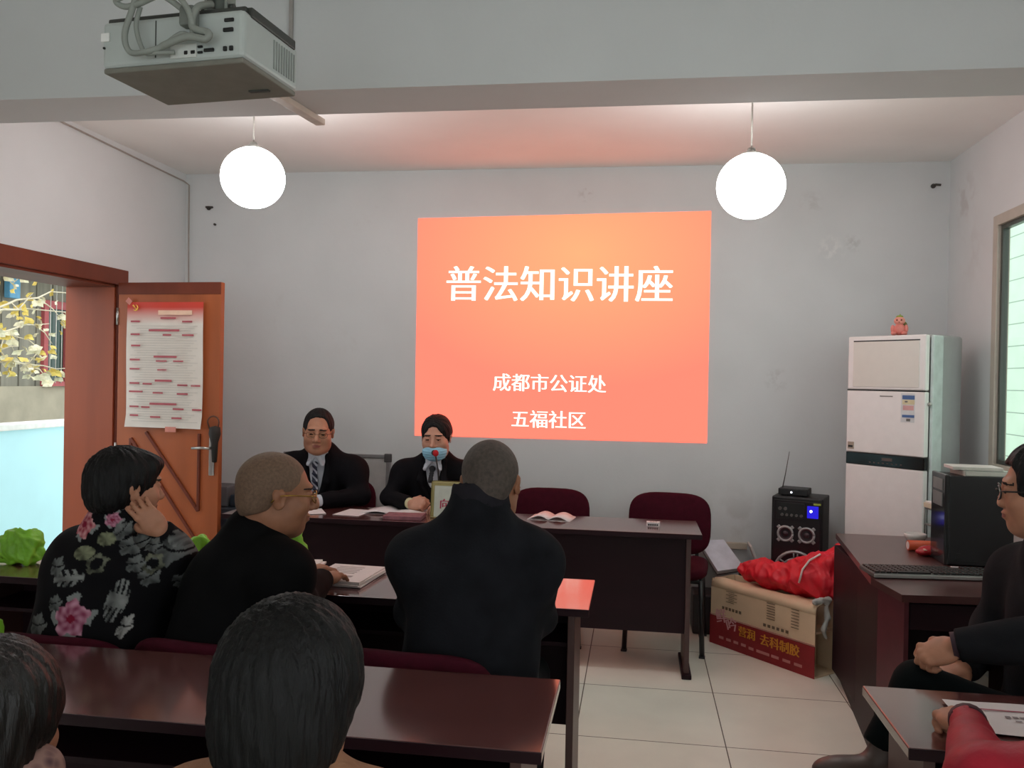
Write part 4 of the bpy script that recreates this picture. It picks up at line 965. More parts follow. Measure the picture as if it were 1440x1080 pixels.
# ------------------------------------------------------------------ anatomy
def nrmv(v): v = np.array(v, float); return v / np.linalg.norm(v)
class Head:
    """frame of a head: x to the person's right, y where the face looks, z up"""
    def __init__(s, c, face, tilt=0.0, roll=0.0, sc=1.04):
        fwd = nrmv((face[0], face[1], 0)); fwd = nrmv(fwd * math.cos(tilt) + np.array((0, 0, math.sin(tilt))))
        x = nrmv(np.cross(fwd, (0, 0, 1))); z = np.cross(x, fwd)
        x, z = x * math.cos(roll) + z * math.sin(roll), z * math.cos(roll) - x * math.sin(roll)
        s.c = np.array(c, float); s.R = np.stack([x, fwd, z], 1); s.s = sc
    def p(s, *l): return s.c + s.R @ (np.array(l) * s.s)
    def loc(s, P): return ((P - s.c) @ s.R) / s.s
    def ell(s, f, l, r, k=.015, op='u', rx=0.0, ry=0.0, rz=0.0):
        R = s.R @ np.array(rot('Z', rz) @ rot('Y', ry) @ rot('X', rx)); f.ell(s.p(*l), np.array(r) * s.s, R, k, op)
    def cone(s, f, a, b, ra, rb, k=.012, op='u'): f.cone(s.p(*a), s.p(*b), ra * s.s, rb * s.s, k, op)
def head_field(f, hd, full=0.0, nose=1.0):
    e = hd.ell
    e(f, (0, -.014, .036), (.075, .095, .084), .0)
    e(f, (0, .028, -.022), (.062 + full * .006, .062, .088), .03)
    e(f, (0, .050, -.088), (.033 + full * .008, .030, .024), .035)
    for sg in (-1, 1):
        e(f, (sg * .042, .012, -.058), (.026 + full * .006, .046, .042), .03)
        e(f, (sg * .043, .056, -.022), (.024, .026, .024), .025)
        e(f, (sg * .024, .080, .030), (.026, .014, .010), .015)
        e(f, (sg * .031, .100, .006), (.019, .020, .013), .012, 's')
        e(f, (sg * .031, .0775, .006), (.0155, .0130, .0125), .004)
        e(f, (sg * .031, .0825, .0135), (.017, .010, .005), .005)
        e(f, (sg * .031, .0815, -.0035), (.015, .009, .004), .005)
        e(f, (sg * .0125, .094, -.031), (.0085, .011, .0075), .006)
        e(f, (sg * .077, -.006, -.002), (.0075, .018, .029), .006, rx=-.15, rz=-sg * .35)
        e(f, (sg * .080, -.018, .010), (.006, .010, .018), .004, rz=-sg * .4)
        e(f, (sg * .085, .002, .0), (.005, .009, .016), .004, 's', rx=-.15, rz=-sg * .35)
    hd.cone(f, (0, .086, .016), (0, .106 * (.5 + .5 * nose) + .002, -.025), .0085, .0125, .012)
    e(f, (0, .0875, -.0525), (.023, .0105, .0060), .007)
    e(f, (0, .0860, -.0635), (.020, .0105, .0070), .007)
    e(f, (0, .102, -.0578), (.024, .010, .0016), .003, 's')
def arm_hand(f, wrist, fwd, back, thumb, curl=(.5, .6, .5), spread=.10, sc=1.0, thumb_in=.5, fist=False):
    """palm with five fingers: fwd = along the fingers, back = out of the back of the hand, thumb = +1/-1 side along cross(fwd, back)"""
    y = nrmv(fwd); z = np.array(back, float); z = nrmv(z - y * (z @ y)); x = np.cross(y, z) * thumb
    w = np.array(wrist, float)
    def q(a, b, c): return w + sc * (a * x + b * y + c * z)
    R = np.stack([x, y, z], 1)
    f.ell(q(0, .048, 0), np.array((.041, .054, .0155)) * sc, R, .012)
    f.ell(q(.026, .030, -.010), np.array((.018, .032, .016)) * sc, R, .012)
    f.ell(q(-.026, .034, -.008), np.array((.015, .036, .013)) * sc, R, .012)
    for i, (fx, ln, r) in enumerate(((.031, .072, .0088), (.0105, .080, .0090), (-.0105, .074, .0086), (-.030, .058, .0076))):
        p = np.array((fx, .088 - .006 * abs(i - 1), .002)); a = 0.0; pts = [q(*p)]; rs = [r]
        for j, fr in enumerate((.45, .30, .25)):
            a += curl[j] * (1 + .06 * i); d = np.array((fx / .031 * spread * (1 - j * .3), math.cos(a), -math.sin(a)))
            p = p + d * ln * fr; pts.append(q(*p)); rs.append(r * (1 - .07 * (j + 1)))
        f.chain(pts, [t * sc for t in rs], .0035)
        f.ell(pts[0], .0105 * sc, None, .006)
    if fist: f.ell(q(.010, .078, -.024), np.array((.036, .028, .020)) * sc, R, .008)
    t0 = np.array((.030, .020, -.010)); t1 = t0 + np.array((.022, .026, -.010)); t2 = t1 + np.array((.008 - .016 * thumb_in, .030, -.008 - .010 * thumb_in)); t3 = t2 + np.array((.000 - .012 * thumb_in, .024, -.004))
    f.chain([q(*t0), q(*t1), q(*t2), q(*t3)], [.0145 * sc, .0125 * sc, .0105 * sc, .0085 * sc], .006)
    return q

M_SK = [mat('skin_light', '#b07c62', rough=.5, spec=.35, var=.07, scale=40, sss=.08), mat('skin_tan', '#94644a', rough=.5, spec=.35, var=.08, scale=40, sss=.06), mat('skin_pale', '#c39079', rough=.5, spec=.35, var=.06, scale=40, sss=.08)]
M_LIP = mat('lips', '#9a5a50', rough=.4, var=.05); M_HAIR = mat('black_hair', '#070606', rough=.6, spec=.3, var=.5, scale=55, stretch=(1, 1, .18), bump=.5, bscale=130)
M_SHOE = mat('black_leather', '#15120f', rough=.35); M_SHOEB = mat('brown_leather', '#4a3a34', rough=.45, var=.15)
M_EYE = mat('dark_eye', '#17100d', rough=.15); M_EYEW = mat('eye_white', '#cfc4bc', rough=.3); M_BROW = mat('eyebrow', '#221813', rough=.8)
def face_paint(hd, brows=True):
    def fn(C):
        l = hd.loc(C); x, y, z = np.abs(l[:, 0]), l[:, 1], l[:, 2]; out = np.zeros(len(C))
        lip = ((l[:, 0] / .021) ** 2 + ((z + .0580) / .0075) ** 2 < 1) & (y > .075); out[lip] = 1
        if brows:
            br = ((x - .031) / .021) ** 2 + ((z - .0285 + (x - .031) * .08) / .0045) ** 2 < 1; out[br & (y > .06)] = 2
        ey = ((x - .031) / .0125) ** 2 + ((z - .005) / .0028) ** 2 < 1; out[ey & (y > .07)] = 3
        return out
    return fn
def person(name_label, base, group=None): return thing('person', name_label, 'person', base, group=group)

class Body:
    """joint positions in world space; builds skin (one continuous mesh) and garments as separate meshes"""
    def __init__(s, label, hd, pelvis, chest, neck, sh, el, wr, kn, an, build=1.0, skin=0, base=None):
        s.hd = hd; A = lambda v: np.array(v, float)
        s.pel, s.che, s.nec = A(pelvis), A(chest), A(neck); s.sh = [A(v) for v in sh]; s.el = [A(v) for v in el]; s.wr = [A(v) for v in wr]
        s.kn = [A(v) for v in kn]; s.an = [A(v) for v in an]; s.b = build
        s.o = tuple((s.pel[0], s.pel[1], 0.0)) if base is None else base
        s.root = person(label, s.o); s.skin = M_SK[skin]
        s.across = nrmv(s.sh[1] - s.sh[0]); up = nrmv(s.nec - s.pel); s.front = nrmv(np.cross(up, s.across)); s.up = np.cross(s.across, s.front)
        
        if s.front @ hd.R[:, 1] < 0: s.across, s.front = -s.across, -s.front
        s.TR = np.stack([s.across, s.front, s.up], 1)
    def torso(s, f, g, waist=.0):
        b = s.b; w = np.linalg.norm(s.sh[1] - s.sh[0]) / 2; T = s.TR
        f.ell(s.pel, (.155 * b + g, .115 * b + g, .13 + g), T, .05)
        mid = (s.pel + s.che) / 2
        f.ell(mid, (.14 * b + waist + g, .105 * b + waist * .7 + g, .16 + g), T, .08)
        f.ell(s.che, (.80 * w + g, .108 * b + g, .17 + g), T, .08)
        top = (s.sh[0] + s.sh[1]) / 2
        f.cone(s.sh[0] - s.up * .02, s.sh[1] - s.up * .02, .058 * b + g, .058 * b + g, .06)
        f.cone(top - s.up * .02, s.nec - s.up * .005, .075 * b + g, .056 * b + g * .5, .06)
        for q in s.sh: f.cone(s.nec + s.up * .015 - s.front * .015, q + s.up * .004, .054 * b + g * .6, .040 * b + g * .6, .06)
    def skin_mesh(s, h=.005, hands=None, full=0, extra=None, brows=True, smooth=1, nose=1.0):
        f = Field(); s.torso(f, -.022)
        for i in (0, 1):
            f.cone(s.sh[i], s.el[i], .042 * s.b, .034 * s.b, .03); f.cone(s.el[i], s.wr[i], .034 * s.b, .025, .02)
        hd = s.hd
        f.cone(s.nec - s.up * .06, hd.p(0, -.022, -.05), .056 * s.b, .052, .03); f.cone(s.nec, hd.p(0, -.045, -.01), .05, .05, .03)
        head_field(f, hd, full, nose)
        for hnd in (hands or []): arm_hand(f, **hnd)
        if extra: extra(f)
        return mesh_field('body', f, h, [s.skin, M_LIP, M_BROW, M_EYE], s.root, smooth, paint=face_paint(hd, brows), origin=s.o)
    def coat(s, name, m, h=.008, g=.018, arm=1.0, fold=(.006, (22, 22, 14), 3), cuff=True, hem=.12, cutter=None, collar=None, waist=.0, colors=None, wr_r=.040, smooth=3, belly=None):
        f = Field(); s.torso(f, g, waist)
        f.ell(s.pel - s.up * hem * .5, (.165 * s.b + g, .13 * s.b + g, .10 + hem * .4), s.TR, .05)
        for i in (0, 1):
            f.ell(s.sh[i] - s.up * .015, (.050 * s.b * arm + g * .5,) * 3, None, .07)
            f.cone(s.sh[i], s.el[i], .052 * s.b * arm + g * .5, .046 * s.b * arm + g * .5, .07)
            d = nrmv(s.wr[i] - s.el[i])
            f.cone(s.el[i], s.wr[i] + d * .03, .046 * s.b * arm + g * .5, wr_r, .03)
        if belly: belly(f)
        if collar: collar(f)
        if cuff:
            for i in (0, 1):
                d = nrmv(s.wr[i] - s.el[i]); f.cut(s.wr[i] + d * .0, d, .075)
        if cutter: cutter(f)
        return mesh_field(name, f, h, m, s.root, smooth, fold, origin=s.o, colors=colors)
    def trousers(s, m, shoe=M_SHOE, h=.012, sh_dir=None):
        f = Field(); hips = [s.pel + nrmv(s.sh[i] - (s.sh[0] + s.sh[1]) / 2) * .09 * s.b for i in (0, 1)]
        f.ell(s.pel, (.17 * s.b, .13 * s.b, .12), s.TR, .04)
        for i in (0, 1):
            f.cone(hips[i], s.kn[i], .085 * s.b, .062, .05); f.cone(s.kn[i], s.an[i] + nrmv(s.an[i] - s.kn[i]) * .03, .062, .048, .03)
            f.cut(s.an[i] + nrmv(s.an[i] - s.kn[i]) * .025, s.an[i] - s.kn[i], .085)
        mesh_field('trousers', f, h, m, s.root, 2, (.005, (18, 18, 18), 11), origin=s.o)
        for i in (0, 1):
            d = s.kn[i] - (hips[i]); d = np.array((d[0], d[1], 0)); d = nrmv(d) if sh_dir is None else nrmv(sh_dir[i])
            dn = nrmv(s.an[i] - s.kn[i]); dn = nrmv(dn - d * (dn @ d)); g = Field(); a = s.an[i] + dn * .045
            R = np.stack([np.cross(d, -dn), d, -dn], 1)
            g.ell(a - d * .01, (.040, .055, .045), R, .03); g.ell(a + d * .09 + dn * .018, (.046, .095, .030), R, .04); g.ell(a + d * .15 + dn * .02, (.040, .05, .026), R, .03)
            g.slab(a + d * .065 + dn * .042, (.042, .135, .008), R, .004, rnd=.006); g.cone(s.an[i] + dn * .01, a, .034, .038, .03)
            mesh_field('shoe', g, .007, shoe, s.root, 1, origin=s.o)
    def hair(s, fn, h=.005, m=M_HAIR, extra=None, smooth=1):
        f = Field(); fn(f, s.hd); return mesh_field('hair', f, h, m, s.root, smooth, origin=s.o, extra=extra)
    def glasses(s, m, lens_h=.017, rim=.0014, half=False):
        hd = s.hd; mb = MB(); o = np.array(s.o)
        for sg in (-1, 1):
            ringp = [hd.p(sg * .032 + .0235 * math.cos(t), .103 - .006 * abs(math.cos(t)) , .003 + lens_h * math.sin(t)) - o for t in [2 * PI * i / 24 for i in range(25)]]
            mb.tube(ringp, rim, n=6)
            mb.tube([hd.p(sg * .0555, .098, .009) - o, hd.p(sg * .074, .085, .010) - o, hd.p(sg * .082, .02, .012) - o, hd.p(sg * .083, -.012, .010) - o, hd.p(sg * .080, -.03, -.008) - o], rim * 1.1, n=6)
        mb.tube([hd.p(-.009, .103, .006) - o, hd.p(0, .108, .009) - o, hd.p(.009, .103, .006) - o], rim, n=6)
        g = mb.build('glasses', m, s.root)
        for sg in (-1, 1):
            vs = [hd.p(sg * .032 + .0225 * math.cos(t), .1025 - .006 * abs(math.cos(t)), .003 + (lens_h - .001) * math.sin(t)) - o for t in [2 * PI * i / 20 for i in range(20)]]
            MB().add(vs, [list(range(20))]).build('lens', M_glass, g)
        return g
# ------------------------------------------------------------------ the people
M_suit = mat('black_suit', '#0d0c10', rough=.85, spec=.15, var=.2, scale=60)
M_shirtw = mat('white_shirt', '#c9cdd6', rough=.7, var=.04)
M_trs = mat('dark_trousers', '#0e0f12', rough=.9, spec=.12, var=.2)
def strands(hd, amp=.0035, n=46, seed=1, whorl=(0, -.05, .12)):
    r = np.random.RandomState(seed); ph = r.rand(8) * 6
    def fn(P):
        l = hd.loc(P) - np.array(whorl); a = np.arctan2(l[:, 1], l[:, 0]); z = l[:, 2]
        return amp * (np.sin(a * n + 3 * np.sin(z * 40 + ph[0]) + ph[1]) * .5 + np.sin(a * n * .43 + 2 * np.sin(z * 22 + ph[2]) + ph[3]) * .7 + .4 * np.sin(z * 90 + a * 9))
    return fn
def short_hair(thick=.012, front=.055, brow=.06, nape=-.055, side=.0, top=.006):
    def fn(f, hd):
        hd.ell(f, (0, -.016, .036), (.075 + thick, .095 + thick, .084 + thick + top), .0)
        hd.ell(f, (0, -.06, -.02), (.055 + thick * .6, .045 + thick, .05), .03)
        # carve away the face, the ears and what lies under the hair line
        hd.ell(f, (0, .105, -.035), (.090, .075, .10), .012, 's')
        f.slab(hd.p(0, .135, brow - .12), np.array((.064, .085, .12)) * hd.s, hd.R, .010, 's', rnd=.03)
        for sg in (-1, 1): hd.ell(f, (sg * .085, .012, -.03), (.032, .045, .052 - side), .008, 's')
        f.cut(hd.p(0, -.05, nape), hd.R @ np.array((0, .35, -1)), .16)
    return fn
def suit_cut(s, depth=.30, wide=.058):
    """V opening of a jacket below the neck"""
    def fn(f):
        t = s.nec + s.front * .075 + s.up * .02; b = s.nec + s.front * .150 - s.up * depth
        f.cone(t, b, wide, .006, .01, 's'); f.cone(t + s.front * .06, b + s.front * .09, wide, .012, .01, 's'); f.cone(t + s.up * .07, t, .085, wide, .02, 's')
    return fn
def shirt_and_collar(s, m, h=.007):
    f = Field(); s.torso(f, .004)
    f.cone(s.nec - s.up * .04, s.nec + s.up * .035 + s.front * .012, .066, .060, .02)
    mesh_field('shirt', f, h, m, s.root, 2, origin=s.o)
    g = Field(); c = s.nec + s.up * .030 + s.front * .012
    for sg in (-1, 1):
        p0 = c + s.front * .058; p1 = c + s.front * .075 + s.across * sg * .045 - s.up * .045
        g.cone(c + s.across * sg * .055, p0 + s.across * sg * .012, .013, .012, .01); g.cone(p0 + s.across * sg * .012, p1, .012, .010, .012); g.cone(c + s.across * sg * .055, p1, .013, .009, .012)
        g.cone(c + s.across * sg * .055, c - s.front * .060, .014, .014, .01)
    mesh_field('collar', g, .004, m, s.root, 1, origin=s.o)
def lapels(s, m, depth=.28, wide=.06):
    for sg in (-1, 1):
        g = Field(); a = s.nec + s.front * .045 + s.across * sg * (wide + .006) + s.up * .025; b = s.nec + s.front * .142 - s.up * depth + s.across * sg * .012
        mid = a * .55 + b * .45 + s.across * sg * .030 + s.front * .018
        g.cone(a, mid, .014, .022, .02); g.cone(mid, b, .022, .008, .02); g.cone(a, s.nec - s.front * .06 + s.up * .03 + s.across * sg * .03, .014, .014, .02)
        mesh_field('lapel', g, .005, m, s.root, 2, origin=s.o)

# 1 ---------------- man in suit facing the audience
hd = Head((-1.872, 4.86, 1.180), (.30, -1), tilt=-.10, roll=.04, sc=1.10)
p = Body('man in black suit, striped tie and glasses with clasped hands facing the audience', hd,
         (-1.90, 5.10, .54), (-1.89, 5.02, .84), (-1.885, 4.945, 1.03), [(-1.690, 4.97, .955), (-2.085, 4.99, .965)],
         [(-1.615, 4.90, .810), (-2.15, 4.87, .80)], [(-1.80, 4.725, .798), (-1.945, 4.715, .80)],
         [(-1.78, 4.72, .50), (-2.02, 4.72, .50)], [(-1.78, 4.72, .09), (-2.02, 4.72, .09)], build=1.06, skin=0)
p.skin_mesh(.0042, hands=[dict(wrist=p.wr[0], fwd=(-.75, -.30, .0), back=(.1, -.5, .85), thumb=1, curl=(.6, .8, .5), thumb_in=.8),
                         dict(wrist=p.wr[1], fwd=(.75, -.25, .06), back=(-.1, -.6, .8), thumb=-1, curl=(.6, .9, .6), thumb_in=.8)], full=.55)
shirt_and_collar(p, M_shirtw)
p.coat('jacket', M_suit, .008, g=.020, arm=.92, cutter=suit_cut(p, .30, .062), fold=(.005, (20, 20, 12), 3))
lapels(p, M_suit)
for i in (0, 1):
    d = nrmv(p.wr[i] - p.el[i]); MB().tube([p.wr[i] - d * .01 - np.array(p.o), p.wr[i] + d * .016 - np.array(p.o)], .034, n=16).build('shirt_cuff', M_shirtw, p.root)
p.trousers(M_trs)
def buzz(f, hd): short_hair(.007, brow=.100, nape=-.03, side=-.004)(f, hd)
p.hair(buzz, .0045, extra=strands(hd, .0015))
p.glasses(mat('thin_dark_rim', '#3a2c28', rough=.3, metal=.5), .016, .0012)
def striped_tie():
    m = mat('striped_tie', '#1b2036', rough=.6, var=.1); nt, b = nodes_of(m); base = b.inputs['Base Color'].links[0].from_socket
    tc = nt.nodes.new('ShaderNodeTexCoord'); wv = nt.nodes.new('ShaderNodeTexWave'); wv.inputs['Scale'].default_value = 14; wv.bands_direction = 'DIAGONAL'
    mp = nt.nodes.new('ShaderNodeMapping'); mp.inputs['Scale'].default_value = (1, 0, 1); nt.links.new(tc.outputs['Object'], mp.inputs[0]); nt.links.new(mp.outputs[0], wv.inputs[0])
    r = nt.nodes.new('ShaderNodeValToRGB'); r.color_ramp.interpolation = 'CONSTANT'; r.color_ramp.elements[1].position = .72; r.color_ramp.elements[0].color = (0, 0, 0, 1)
    nt.links.new(wv.outputs[0], r.inputs[0]); mx = nt.nodes.new('ShaderNodeMix'); mx.data_type = 'RGBA'; nt.links.new(r.outputs[0], mx.inputs[0]); nt.links.new(base, mx.inputs[6]); mx.inputs[7].default_value = srgb('#a8a9b4')
    nt.links.new(mx.outputs[2], b.inputs['Base Color']); return m
def tie(s, m, w_=.030, L=.27):
    g = Field(); k = s.nec + s.front * .088 - s.up * .012; n_ = 6
    g.ell(k, (.020, .012, .018), s.TR, .0)
    for i in range(n_):
        q0, q1 = i / n_, (i + 1) / n_
        a = s.nec + s.front * (.092 + .048 * min(1, q0 * 1.4)) - s.up * (.02 + L * q0); b = s.nec + s.front * (.092 + .048 * min(1, q1 * 1.4)) - s.up * (.02 + L * q1)
        g.slab((a + b) / 2, (.014 + (w_ - .014) * (q0 + q1) / 2, .006, L / n_ * .62), s.TR, .006, rnd=.005)
    mesh_field('tie', g, .004, m, s.root, 1, origin=s.o)
tie(p, striped_tie())

# 2 ---------------- woman with mask
hd = Head((-1.168, 4.93, 1.165), (.02, -1), tilt=-.12, roll=-.02, sc=1.06)
p = Body('woman in black suit with a blue mask pulled below her nose at the table', hd,
         (-1.22, 5.10, .54), (-1.20, 5.03, .83), (-1.178, 4.975, 1.02), [(-.990, 4.99, .950), (-1.375, 5.0, .950)],
         [(-.93, 4.92, .81), (-1.445, 4.90, .805)], [(-1.03, 4.72, .797), (-1.275, 4.745, .800)],
         [(-1.10, 4.72, .50), (-1.34, 4.72, .50)], [(-1.10, 4.72, .09), (-1.34, 4.72, .09)], build=.94, skin=2)
p.skin_mesh(.0042, hands=[dict(wrist=p.wr[0], fwd=(-.8, -.3, 0), back=(0, -.1, 1), thumb=1, curl=(.5, .7, .5)),
                         dict(wrist=p.wr[1], fwd=(.95, -.12, .05), back=(-.05, -.75, .65), thumb=-1, curl=(1.1, 1.2, .9), thumb_in=1.2, fist=True)], brows=True)
shirt_and_collar(p, M_shirtw)
p.coat('jacket', M_suit, .008, g=.016, arm=.92, cutter=suit_cut(p, .22, .058), fold=(.005, (20, 20, 12), 5))
lapels(p, M_suit, .21, .056)
i = 1; d = nrmv(p.wr[i] - p.el[i]); MB().tube([p.wr[i] - d * .01 - np.array(p.o), p.wr[i] + d * .012 - np.array(p.o)], .032, n=16).build('shirt_cuff', mat('cream_cuff', '#cfc79f', rough=.7), p.root)
p.trousers(M_trs)
def tied_hair(f, hd):
    hd.ell(f, (0, -.018, .036), (.086, .106, .096), .0)
    hd.ell(f, (0, -.07, -.02), (.06, .05, .055), .03)
    hd.ell(f, (0, .118, -.040), (.086, .085, .115), .010, 's')
    hd.ell(f, (0, .125, .045), (.046, .07, .045), .012, 's')
    for sg in (-1, 1): hd.ell(f, (sg * .092, .03, -.05), (.03, .05, .045), .008, 's')
    f.cut(hd.p(0, -.05, -.055), hd.R @ np.array((0, .2, -1)), .15)
p.hair(tied_hair, .0045, extra=strands(hd, .0018, 40, 3, (0, .06, .13)))
f = Field(); hd.ell(f, (0, .052, -.066), (.070, .062, .040), .0); hd.ell(f, (0, .05, -.09), (.058, .056, .03), .02); hd.ell(f, (0, .095, -.05), (.02, .025, .018), .03)
hd.ell(f, (0, .03, -.06), (.064, .058, .07), .004, 's'); f.cut(hd.p(0, .02, 0), hd.R @ np.array((0, -1, 0)), .14); f.cut(hd.p(0, .09, -.037), hd.R @ np.array((0, .1, 1)), .14)
mk = mesh_field('face_mask', f, .004, mat('mask_blue', '#8fc4dc', rough=.7, var=.05), p.root, 1, origin=p.o, extra=lambda P: .0012 * np.sin(hd.loc(P)[:, 2] * 420))
o_ = np.array(p.o)
for sg in (-1, 1): MB().tube([hd.p(sg * .060, .035, -.045) - o_, hd.p(sg * .082, .0, -.015) - o_, hd.p(sg * .084, -.02, .005) - o_], .0016, n=6).build('ear_loop', M_shirtw, mk)
tie(p, mat('black_bow', '#17141a', rough=.7), .016, .06)

# 3 ---------------- man in charcoal jacket, back view
hd = Head((-.432, 2.55, 1.200), (.02, 1), tilt=-.18, roll=.03, sc=1.08)
p = Body('man in charcoal jacket with cropped grey hair seen from behind at the table', hd,
         (-.455, 2.44, .53), (-.475, 2.50, .86), (-.455, 2.50, 1.075), [(-.312, 2.51, .992), (-.642, 2.51, .978)],
         [(-.285, 2.58, .795), (-.672, 2.58, .79)], [(-.40, 2.97, .798), (-.545, 2.98, .798)],
         [(-.34, 2.88, .52), (-.58, 2.88, .52)], [(-.34, 2.90, .09), (-.58, 2.90, .09)], build=1.12, skin=1)
p.skin_mesh(.0055, hands=[dict(wrist=p.wr[0], fwd=(-.7, .6, 0), back=(0, 0, 1), thumb=-1, curl=(.3, .4, .3)), dict(wrist=p.wr[1], fwd=(.7, .6, 0), back=(0, 0, 1), thumb=1, curl=(.3, .4, .3))])
M_char = mat('charcoal_jacket', '#191a1e', rough=.9, spec=.12, var=.3, scale=12, bump=.1, bscale=150)
def stand_collar(s, r=.070, hgt=.07, back=.02):
    def fn(f):
        c = s.nec + s.up * hgt
        f.cone(s.nec - s.up * .03, c - s.front * back * .3, r + .014, r, .03); f.cone(c + s.up * .02 + s.front * .01, c + s.up * .14 + s.front * .01, r - .013, r - .006, .006, 's')
    return fn
def broad(f): f.ell(p.che + p.up * .0 - p.front * .02, (.180, .125, .18), p.TR, .08); f.ell((p.pel + p.che) / 2 - p.up * .03, (.180, .13, .20), p.TR, .08)
p.coat('jacket', M_char, .0075, g=.024, arm=.92, fold=(.013, (20, 20, 12), 8), collar=stand_collar(p, .082, .085), waist=.012, belly=broad)
g = Field(); c0 = p.nec + p.up * .045; c1 = p.nec + p.up * .100
g.cone(c0, c1, .098, .087, .0); g.cone(c1 + p.up * .03, c1 + p.up * .16, .074, .085, .01, 's'); g.cone(c0 - p.up * .03, c0 - p.up * .12, .10, .12, .01, 's')
mesh_field('collar', g, .006, mat('collar_charcoal', '#262429', rough=.9, spec=.1, var=.2, scale=14), p.root, 2, (.006, (34, 34, 20), 5), origin=p.o)
p.trousers(M_trs)
M_grey_hair = mat('cropped_grey_hair', '#4a4039', rough=.75, var=.3, scale=90, bump=.3, bscale=400)
def crop(f, hd): short_hair(.004, brow=.08, nape=-.045, top=.0)(f, hd)
p.hair(crop, .005, m=M_grey_hair)

# 4 ---------------- bald man in profile
hd = Head((-1.103, 2.52, 1.143), (.82, .57), tilt=-.06, sc=1.12)
p = Body('bald man with gold glasses and black jacket in profile towards the slide', hd,
         (-1.25, 2.44, .53), (-1.215, 2.50, .82), (-1.165, 2.525, 1.00), [(-1.040, 2.41, .93), (-1.285, 2.62, .89)],
         [(-1.045, 2.56, .80), (-1.300, 2.82, .80)], [(-1.09, 2.885, .800), (-1.22, 3.02, .797)],
         [(-1.12, 2.86, .51), (-1.30, 2.88, .51)], [(-1.12, 2.88, .09), (-1.30, 2.90, .09)], build=1.08, skin=1)
p.skin_mesh(.0045, hands=[dict(wrist=p.wr[0], fwd=(.2, .8, 0), back=(0, 0, 1), thumb=-1, curl=(.3, .4, .3)), dict(wrist=p.wr[1], fwd=(.7, .5, 0), back=(0, 0, 1), thumb=1, curl=(.3, .4, .3))], nose=1.05)
M_blackj = mat('black_jacket', '#0a0a0b', rough=.9, spec=.1, var=.3, scale=12)
def hunch(f):
    f.ell(p.che - p.front * .05 + p.up * .02, (.19, .11, .15), p.TR, .07); f.ell(p.pel + p.up * .1 - p.front * .02, (.20, .15, .17), p.TR, .07)
p.coat('jacket', M_blackj, .0075, g=.028, fold=(.008, (16, 16, 10), 4), collar=stand_collar(p, .070, .03), belly=hunch, waist=.03)
p.trousers(M_trs)
M_stub = mat('shaved_stubble', '#6b5341', rough=.7, var=.2, scale=120, bump=.25, bscale=500)
def shaved(f, hd): short_hair(.0025, brow=.07, nape=-.04, top=.0)(f, hd)
p.hair(shaved, .0045, m=M_stub)
p.glasses(mat('gold_rim', '#b08a3e', rough=.25, metal=.9), .0175, .0017)

# 5 ---------------- woman in floral jacket leaning her cheek on her hand
hd = Head((-1.598, 2.50, 1.150), (.58, .81), tilt=-.05, roll=.02, sc=1.05)
p = Body('woman with black bobbed hair in black floral jacket resting cheek on hand', hd,
         (-1.655, 2.44, .53), (-1.64, 2.50, .83), (-1.615, 2.50, 1.015), [(-1.478, 2.50, .925), (-1.765, 2.52, .925)],
         [(-1.430, 2.64, .835), (-1.845, 2.62, .79)], [(-1.462, 2.470, 1.028), (-1.72, 2.93, .797)],
         [(-1.54, 2.86, .51), (-1.76, 2.86, .51)], [(-1.54, 2.88, .09), (-1.76, 2.88, .09)], build=1.05, skin=0)
p.skin_mesh(.0045, hands=[dict(wrist=p.wr[0], fwd=(-.58, -.24, .78), back=(.35, -.92, .15), thumb=-1, curl=(.2, .3, .3), spread=.10, sc=.86, thumb_in=0), dict(wrist=p.wr[1], fwd=(.8, .4, 0), back=(0, 0, 1), thumb=1, curl=(.3, .4, .3))])
FL = [  # x, z, radius x, radius z, angle, kind
    (-1.795, 1.015, .046, .042, 0, 'r'), (-1.690, 1.035, .022, .022, 0, 'p'), (-1.760, .735, .058, .055, .3, 'p'), (-1.425, .895, .03, .035, 0, 'r'),
    (-1.765, .930, .036, .020, .1, 'g'), (-1.800, .852, .056, .024, .15, 'f'), (-1.712, .900, .034, .030, .4, 'o'), (-1.630, .790, .028, .062, -.25, 'f'),
    (-1.622, .955, .040, .030, .3, 'l'), (-1.505, .935, .038, .044, -.4, 'l'), (-1.560, .955, .026, .02, 0, 'l'), (-1.895, .70, .045, .034, .2, 'l'),
    (-1.60, .71, .016, .036, -.3, 'w'), (-1.69, 1.085, .035, .02, .1, 'w'), (-1.63, 1.085, .03, .02, -.3, 'l'), (-1.55, .86, .03, .03, .5, 'l'), (-1.545, .90, .032, .03, .9, 'o'), (-1.49, .975, .03, .03, .2, 'f'), (-1.595, .90, .03, .026, .2, 'l'), (-1.66, 1.0, .03, .024, 1, 'l'), (-1.70, .975, .026, .02, 0, 'g'), (-1.83, .775, .03, .024, .3, 'l'), (-1.86, .88, .03, .03, .1, 'l'), (-1.47, .83, .03, .03, 0, 'l'), (-1.58, 1.02, .03, .02, 0, 'l')]
